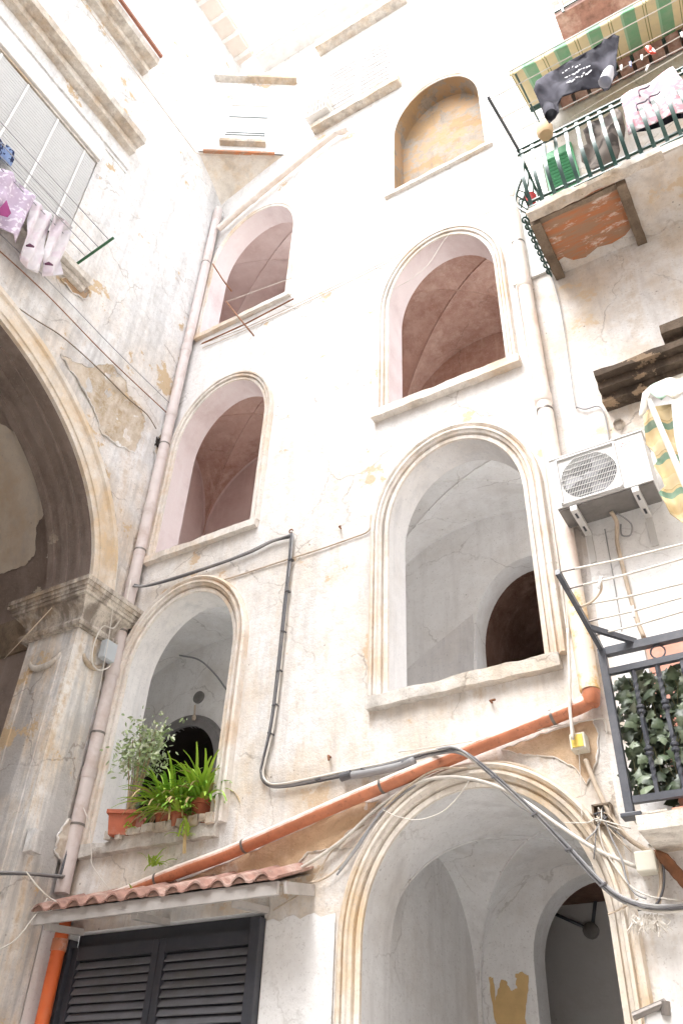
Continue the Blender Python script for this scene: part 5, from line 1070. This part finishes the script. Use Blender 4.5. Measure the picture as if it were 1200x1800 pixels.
tag(cut_sheet('white_trousers', [(94, 378), (110, 390), (124, 403), (120, 425), (112, 455), (106, 486), (92, 485), (78, 484), (72, 474), (80, 440), (90, 400)], lambda x, y: G(x, y, XC + .03), fold(.34, .045), MT['white_cloth'], None, 5), 'white trousers hanging nearest the green rod', 'laundry')
for (x, y) in ((53, 432), (86, 464)):
    mb = MB(); mb.tube([G(x - 6, y, XC + .09), G(x, y - 1, XC + .10), G(x + 7, y + 2, XC + .09)], [.012, .022, .01], 8); o = mb.build('dark_label', clothmat('plum_trim', '6d4a5e') if x == 53 else bpy.data.materials['plum_trim'], None, smooth=True)
    o.name = 'laundry_tie'; tag(o, 'plum coloured tie on the %s white trousers' % ('left' if x == 53 else 'right'), 'laundry')
XB = rl[2].x
tag(cut_sheet('blue_garment', [(-8, 222), (0, 236), (8, 262), (14, 252), (24, 268), (27, 280), (22, 292), (12, 292), (6, 278), (-4, 280), (-14, 270)], lambda x, y: G(x, y, XC - .1), fold(.3, .03), clothmat('blue_jersey', '7f93b8', '2b3350', 12, (.52, .54)), None, 4), 'small blue and navy garment drying above the lilac cloth', 'laundry')

# bare masonry where the palace plaster has fallen
def patch(px, at, amp, mat, name, parent, step=6, seed=0.0, nrm=None, rim=0.0, rmat=None):
    pts = []
    for i in range(len(px)):
        a, b = Vector(px[i]), Vector(px[(i + 1) % len(px)])
        for k in range(6): q = a.lerp(b, k / 6); pts.append((q.x + (rnd.uniform(-1.8, 1.8) if k else 0), q.y + (rnd.uniform(-1.8, 1.8) if k else 0)))
    if rim:                                                    # broken edge of the plaster round the loss
        mb = MB(); ep = [at(x, y) + nrm * (amp * (nz(x, y, .06, seed) + .6 * nz(x, y, .17, seed))) for x, y in pts]; ep.append(ep[0])
        mb.tube(ep, [rim * (.55 + .9 * abs(nz(i, 3, .7, seed))) for i in range(len(ep))], 6); mb.build('plaster_edge', rmat, parent, smooth=True)
    return cut_sheet(name, pts, at, lambda x, y: nrm * (amp * (nz(x, y, .06, seed) + .6 * nz(x, y, .17, seed))), mat, parent, step, 0)
MT['masonry'] = plaster('bare_tuff', 'c9bcab', 'a08a68', 'dcd5cc', None, (.4, .6), .9, (.5, .7), .6, off=21, pits=.6, bstr=1.0, fine=.5)
patch([(108, 622), (130, 636), (158, 646), (176, 640), (198, 640), (220, 668), (232, 700), (248, 724), (256, 742), (248, 770), (238, 796), (205, 782), (180, 762), (170, 730), (150, 690), (128, 655)], lambda x, y: G(x, y, XL + .014), .04, MT['masonry'], 'bare_masonry', palace, 5, 3, Vector((1, 0, 0)), .016, MT['left'])
patch([(272, 790), (280, 765), (290, 745), (296, 765), (292, 800), (282, 830), (272, 815)], lambda x, y: G(x, y, XL + .013), .02, MT['masonry'], 'bare_masonry', palace, 5, 4, Vector((1, 0, 0)), .016, MT['left'])
mb = MB(); rough_box(mb, G(277, 778, XL + .0), (.05, .08, .16), .01, .04, 3); mb.build('beam_hole', simple('dark_hole', '2c241f', .9), palace)
patch([(128, 478), (150, 500), (160, 516), (148, 528), (120, 505), (108, 490)], lambda x, y: G(x, y, XL + .012), .02, MT['ochre_blind'], 'bare_masonry', palace, 4, 5, Vector((1, 0, 0)), .016, MT['left'])
patch([(100, 1470), (122, 1440), (135, 1445), (130, 1490), (112, 1515), (98, 1500)], lambda x, y: G(x, y, XL + .063), .02, MT['masonry'], 'bare_masonry', palace, 4, 6, Vector((1, 0, 0)), .016, MT['left'])
mb = MB(); rough_box(mb, G(62, 1480, XL + .12), (.1, .14, .2), .01, .05, 3); mb.build('stone_stub', MT['left'], palace, auto=40)
MT['ochre_bare'] = plaster('bare_ochre_render', 'd3b797', 'decdb9', 'b3967a', 'e2d8cc', (.42, .6), .8, (.5, .7), .5, (.56, .58), off=24, pits=.6, bstr=.8, fine=.4)
patch([(255, 1572), (300, 1556), (420, 1506), (520, 1462), (640, 1408), (668, 1408), (640, 1440), (612, 1462), (590, 1492), (540, 1498), (515, 1528), (488, 1545), (470, 1562), (400, 1572), (330, 1582)], lambda x, y: F(x, y, -.008), .012, MT['ochre_bare'], 'bare_render', stair, 7, 8, Vector((0, -1, 0)), .010, MT['facade'])
patch([(880, 1318), (950, 1290), (1000, 1275), (1040, 1262), (1052, 1290), (1048, 1340), (1030, 1380), (1010, 1350), (970, 1330), (920, 1328)], lambda x, y: F(x, y, -.008), .010, MT['ochre_bare'], 'bare_render', stair, 7, 9, Vector((0, -1, 0)), .010, MT['facade'])
# pale patch of old plaster left on the sooty vault
def VV(px, py, off=.01):
    r = ray(px, py); lo, hi = None, None; t = (XL - .8) / r.x
    def ins(t):
        p = CAM + r * t; e = ((p.y - PA[0]) / (PA[1] + .16)) ** 2 + (((p.z - PA[3]) / (PA[4] + .16)) ** 2 if p.z > PA[3] else 0)
        return e < 1
    lo = (XL - .75) / r.x; hi = (XL - 5.3) / r.x
    if not ins(hi):
        for _ in range(40):
            t = (lo + hi) / 2
            if ins(t): lo = t
            else: hi = t
    t = hi
    p = CAM + r * t; n = Vector((0, PA[0] - p.y, max(0, PA[3] - p.z))).normalized(); return p + n * (off + .012)
patch([(-30, 730), (0, 742), (35, 768), (38, 782), (62, 780), (72, 805), (84, 850), (75, 880), (80, 905), (66, 930), (64, 975), (48, 995), (20, 1005), (0, 1012), (-40, 1010)], lambda x, y: VV(x, y), .004, plaster('old_cream_plaster', 'cdc3b4', 'b9a080', 'b2aca6', None, off=23), 'plaster_patch', palace, 7, 7, Vector((0, -1, 0)))
for (x, y, w_) in ((92, 978, 8), (70, 1040, 7), (22, 1070, 6), (108, 975, 3), (122, 700, 3)):
    patch([(x - w_, y + w_ * .6), (x, y - w_), (x + w_, y - w_ * .3), (x + w_ * .4, y + w_)], lambda x, y: VV(x, y, .02), .0, bpy.data.materials['old_cream_plaster'], 'plaster_patch', palace, 7, 7, Vector((0, -1, 0)))
# yellow wash showing through in the entrance hall, and its fittings
patch([(858, 1718), (866, 1720), (870, 1760), (880, 1722), (888, 1724), (900, 1742), (908, 1738), (905, 1712), (916, 1708), (928, 1714), (926, 1748), (922, 1790), (928, 1830), (884, 1830), (868, 1790)], lambda x, y: F(x, y, 2.284), .0, simple('yellow_wash', 'd0b07c', .9, var=.1), 'wash_patch', rG, 8, 0, Vector((0, -1, 0)))
mb = MB(); YG = 2.29 + 1.475
mb.tube([F(938, 1590, YG), F(1036, 1634, YG)], .018, 8); mb.tube([F(1040, 1630, YG), F(1046, 1580, YG), F(1064, 1500, YG)], .02, 8); mb.build('conduit', MT['black_metal'], rG, smooth=True)
mb = MB(); mb.lathe([(.085, -.02), (.085, .03), (.06, .04)], F(1038, 1636, YG), 12, Matrix.Rotation(R_(90), 3, 'X')); mb.build('round_box', MT['grey_metal'], rG, auto=40)
# door surround, round plate and wire in the first left landing
a = arch(-7.2, .58, 3.42, 5.6, .6, n=30); mb = MB(); sweep2(mb, a, [(0, -.05), (0, .05), (.10, .05), (.11, .03), (.15, .03), (.16, -.01)], lambda x, z, h: (x, 1.79 - h, z))
mb.build('door_surround', simple('grey_lava_stone', '8b8888', .85, var=.12), rL1, auto=35)
mb = MB(); mb.lathe([(.085, -.01), (.085, .02), (.07, .03)], F(350, 1226, 1.78), 18, Matrix.Rotation(R_(90), 3, 'X')); mb.build('round_plate', MT['grey_metal'], rL1, auto=40)
mb = MB(); mb.tube([F(343, 1240, 1.7), F(342, 1256, 1.68)], .012, 6); mb.lathe([(.02, -.03), (.03, 0), (.02, .04)], F(341, 1262, 1.68), 8); mb.build('lamp_holder', MT['cable_tan'], rL1)
mb = MB(); mb.tube(spline([F(316, 1152, 1.7), F(350, 1160, 1.7), (F(378, 1185, 1.7)), F(398, 1212, 1.7)], 6), .012, 6); mb.build('wire', MT['cable_grey'], rL1, smooth=True)
# parapet of the flight crossing the first right landing
mb = MB(); pp = [F(700, 1194, 1.94), F(726, 1168, 1.94), F(832, 1080, 1.94), F(832, 1260, 1.94), F(700, 1260, 1.94)]
mb.add([p + Vector((0, -.02, 0)) for p in pp] + [p + Vector((0, -.004, 0)) for p in pp], [(0, 1, 2, 3, 4), (0, 5, 6, 1), (1, 6, 7, 2), (2, 7, 8, 3)]); mb.build('stair_string', MT['jamb_white'], rR1)

# ------------------------------------------------------------------ plants on the sill of the first left arch
MT['terracotta'] = simple('terracotta_pot', 'b9694f', .8, var=.15, dirt='d9a58e', dirt_a=.5)
def blades(n, L, col, c, spread, droop, w=.014, seed=1):
    r = random.Random(seed); mb = MB()
    for k in range(n):
        a = r.uniform(0, 6.283); l = L * r.uniform(.55, 1.1); el = r.uniform(.25, 1.3); d = Vector((math.cos(a), math.sin(a), 0)); s_ = Vector((-d.y, d.x, 0)); rows = []
        p = Vector(c) + Vector((r.uniform(-spread, spread), r.uniform(-spread, spread) * .5, 0)); v = d * math.cos(el) + Vector((0, 0, math.sin(el)))
        for i in range(8):
            t = i / 7; ww = w * (.5 + 1.2 * math.sin(math.pi * min(.97, .12 + t * .88))) * .8
            rows.append([p - s_ * ww, p + Vector((0, 0, -ww * .5)), p + s_ * ww]); p = p + v * (l / 7); v = (v + Vector((0, 0, -droop * (.25 + t)))).normalized()
        mb.strip(rows)
    return mb
lg_ = [simple('spider_leaf_bright', 'a6c84a', .5, var=.12, spec=.4), simple('spider_leaf_green', '7fae3c', .5, var=.12, spec=.4), simple('dry_leaf', 'c3ab7e', .8, var=.12)]
def potted(label, c, rp_, hp_, seed, big=1.0):
    t = thing('potted_plant', c, label, 'potted plant', 'spider plants on the sill')
    mb = MB(); mb.lathe([(rp_ * .7, 0), (rp_ * .95, hp_ * .8), (rp_ * 1.1, hp_ * .8), (rp_ * 1.12, hp_), (rp_ * .98, hp_), (rp_ * .9, hp_ * .86), (.0, hp_ * .86)], c, 18, cap=False); mb.build('pot', MT['terracotta'], t, auto=40)
    top = Vector(c) + Vector((0, 0, hp_ * .85))
    for q, (n, L, dr_) in enumerate(((80, .46, .30), (60, .42, .38), (30, .42, .6))):
        o = blades(n, L * big, None, top, rp_ * .8, dr_, .012, seed * 7 + q).build('leaves', lg_[q], t, smooth=True); o['kind'] = 'stuff'
    return t
zs_ = 4.115
potted('bushy green spider plant in the middle of the plant sill', (-5.62, .0, zs_), .105, .20, 1, 1.25)
potted('spider plant in a small pot left of centre on the plant sill', (-5.42, -.05, zs_), .07, .13, 2, .95)
potted('tall spider plant at the right end of the plant sill', (-5.22, .03, zs_), .10, .24, 3, 1.2)
fp = thing('potted_fig', (-6.08, .02, zs_), 'leafy weeping fig in a square terracotta planter on the plant sill', 'potted plant')
mb = MB(); c = Vector((-6.09, -.04, zs_)); RZ = Matrix.Rotation(R_(28), 3, 'Z')
def ring(w, z): return [c + RZ @ Vector((sx * w, sy * w * .8, z)) for sx, sy in ((-1, -1), (1, -1), (1, 1), (-1, 1))]
mb.strip([ring(.12, 0), ring(.145, .19), ring(.165, .19), ring(.165, .225), ring(.14, .225), ring(.13, .18)], close=True); mb.add(ring(.12, 0), [(0, 1, 2, 3)]); mb.add(ring(.13, .18), [(0, 1, 2, 3)]); mb.build('planter', MT['terracotta'], fp)
r = random.Random(11); tk = MB(); lf_ = MB(); lf2 = MB()
for k in range(9):
    p = c + Vector((r.uniform(-.05, .08), r.uniform(-.03, .04), .18)); tgt = Vector((-6.12 + r.uniform(-.13, .22), .0 + r.uniform(-.12, .1), 4.25 + r.uniform(.8, 1.12)))
    path = spline([p, p.lerp(tgt, .35) + Vector((r.uniform(-.05, .05), 0, .03)), p.lerp(tgt, .7) + Vector((r.uniform(-.04, .04), 0, .02)), tgt], 5); tk.tube(path, [.009 - .006 * i / (len(path) - 1) for i in range(len(path))], 5)
    for i, q in enumerate(path[9:]):
        for _ in range(14):
            s_ = .10; pc = q + Vector((r.gauss(0, s_), r.gauss(0, s_ * .8), r.gauss(0, s_ * .8))); d = Vector((r.uniform(-1, 1), r.uniform(-1, 1), r.uniform(-1.2, .2))).normalized(); sd2 = d.orthogonal().normalized(); l = r.uniform(.045, .075)
            sd2 = (Matrix.Rotation(r.uniform(0, 6.28), 3, d) @ sd2); u2 = d.cross(sd2)
            (lf_ if r.random() < .72 else lf2).add([pc, pc + d * l * .35 + sd2 * l * .2, pc + d * l * .75 + sd2 * l * .13 - u2 * .004, pc + d * l, pc + d * l * .75 - sd2 * l * .13 - u2 * .004, pc + d * l * .35 - sd2 * l * .2], [(0, 1, 2, 3, 4, 5)])
tk.build('stems', simple('fig_stem', 'a08a6c', .8), fp, smooth=True)
for mbx, nm, cc in ((lf_, 'fig_leaf_green', 'a3b485'), (lf2, 'fig_leaf_cream', 'cfd6ba')): o = mbx.build('leaves', simple(nm, cc, .5, var=.12), fp); o['kind'] = 'stuff'
mb = MB()
for k in range(15): rough_box(mb, (-6.2 + k * .085 + rnd.uniform(-.03, .03), -.075 + rnd.uniform(-.015, .015), zs_ + .02), (rnd.uniform(.06, .12), .07, rnd.uniform(.05, .11)), .016, .03, k)
o = mb.build('mortar_rubble', MT['stone'], stair, auto=40); o['kind'] = 'stuff'
# weeds hanging from the sill and growing on the drain
for (x, y, Y, n, L, lb) in ((322, 1470, -.14, 16, .22, 'tuft of weed hanging off the plant sill'), (272, 1522, -.12, 18, .20, 'green weed sprouting behind the orange drain pipe'), (235, 1568, -.12, 9, .10, 'small weed above the canopy tiles'), (225, 1455, -.14, 7, .09, 'tiny weed on the face of the terracotta planter')):
    t = thing('weed', F(x, y, Y), lb, 'weed'); o = blades(n, L, None, F(x, y, Y), .05, .35, .007, x).build('leaves', lg_[0], t, smooth=True); o['kind'] = 'stuff'
mb = MB(); mb.beam(F(326, 1440, -.16), F(324, 1500, -.14), .03, .012, Vector((0, 1, 0))); tag(mb.build('dry_leaf', lg_[2]), 'long withered tan leaf hanging below the sill plants', 'leaf')

# ------------------------------------------------------------------ top windows of the stair tower
def topwin(x0, x1, z0, z1, label):
    w = bpy.data.objects.new('window', None); COL.objects.link(w); w.parent = stair; w.matrix_parent_inverse = stair.matrix_world.inverted(); w['label'] = label
    mb = MB(); rough_box(mb, ((x0 + x1) / 2, -.05, z0 - .09), (x1 - x0 + .3, .22, .18), .01, .07, x0); mb.build('sill', MT['stone'], w, auto=40)
    n = 2; wd = (x1 - x0) / n
    for i in range(n):
        mb = MB(); mb.box((x0 + wd * (i + .5), -.012, (z0 + z1) / 2), (wd - .02, .03, z1 - z0)); mb.build('shutter', MT['whitepaint'], w)
        for k in range(12): mb = MB(); mb.box((x0 + wd * (i + .5), -.032, z0 + .2 + k * (z1 - z0 - .4) / 11), (wd - .14, .016, .03), Matrix.Rotation(.5, 3, 'X')); mb.build('slat', MT['grey_wood'], w)
    return w
topwin(-4.6, -3.15, 16.45, 18.5, 'white shuttered window above the gutter pipe')
mb = MB(); rough_box(mb, (-3.85, -.08, 19.75), (2.0, .26, .34), .012, .1, 9); mb.build('window_hood', MT['stone'], stair, auto=40)
gb = thing('window_cage', F(568, 200, -.25), 'little white wire cage on the sill of the topmost tower window', 'cage')
bx = F(545, 212, -.2)
for k in range(7):
    mb = MB(); mb.beam((bx.x - .05 + k * .07, -.27, 16.5), (bx.x - .05 + k * .07, -.27, 16.95), .01, .01, Vector((0, 1, 0))); mb.build('bar', MT['clamp'], gb)
for z in (16.5, 16.72, 16.95): mb = MB(); mb.box((bx.x + .16, -.15, z), (.46, .25, .012)); mb.build('shelf', MT['whitepaint'], gb)
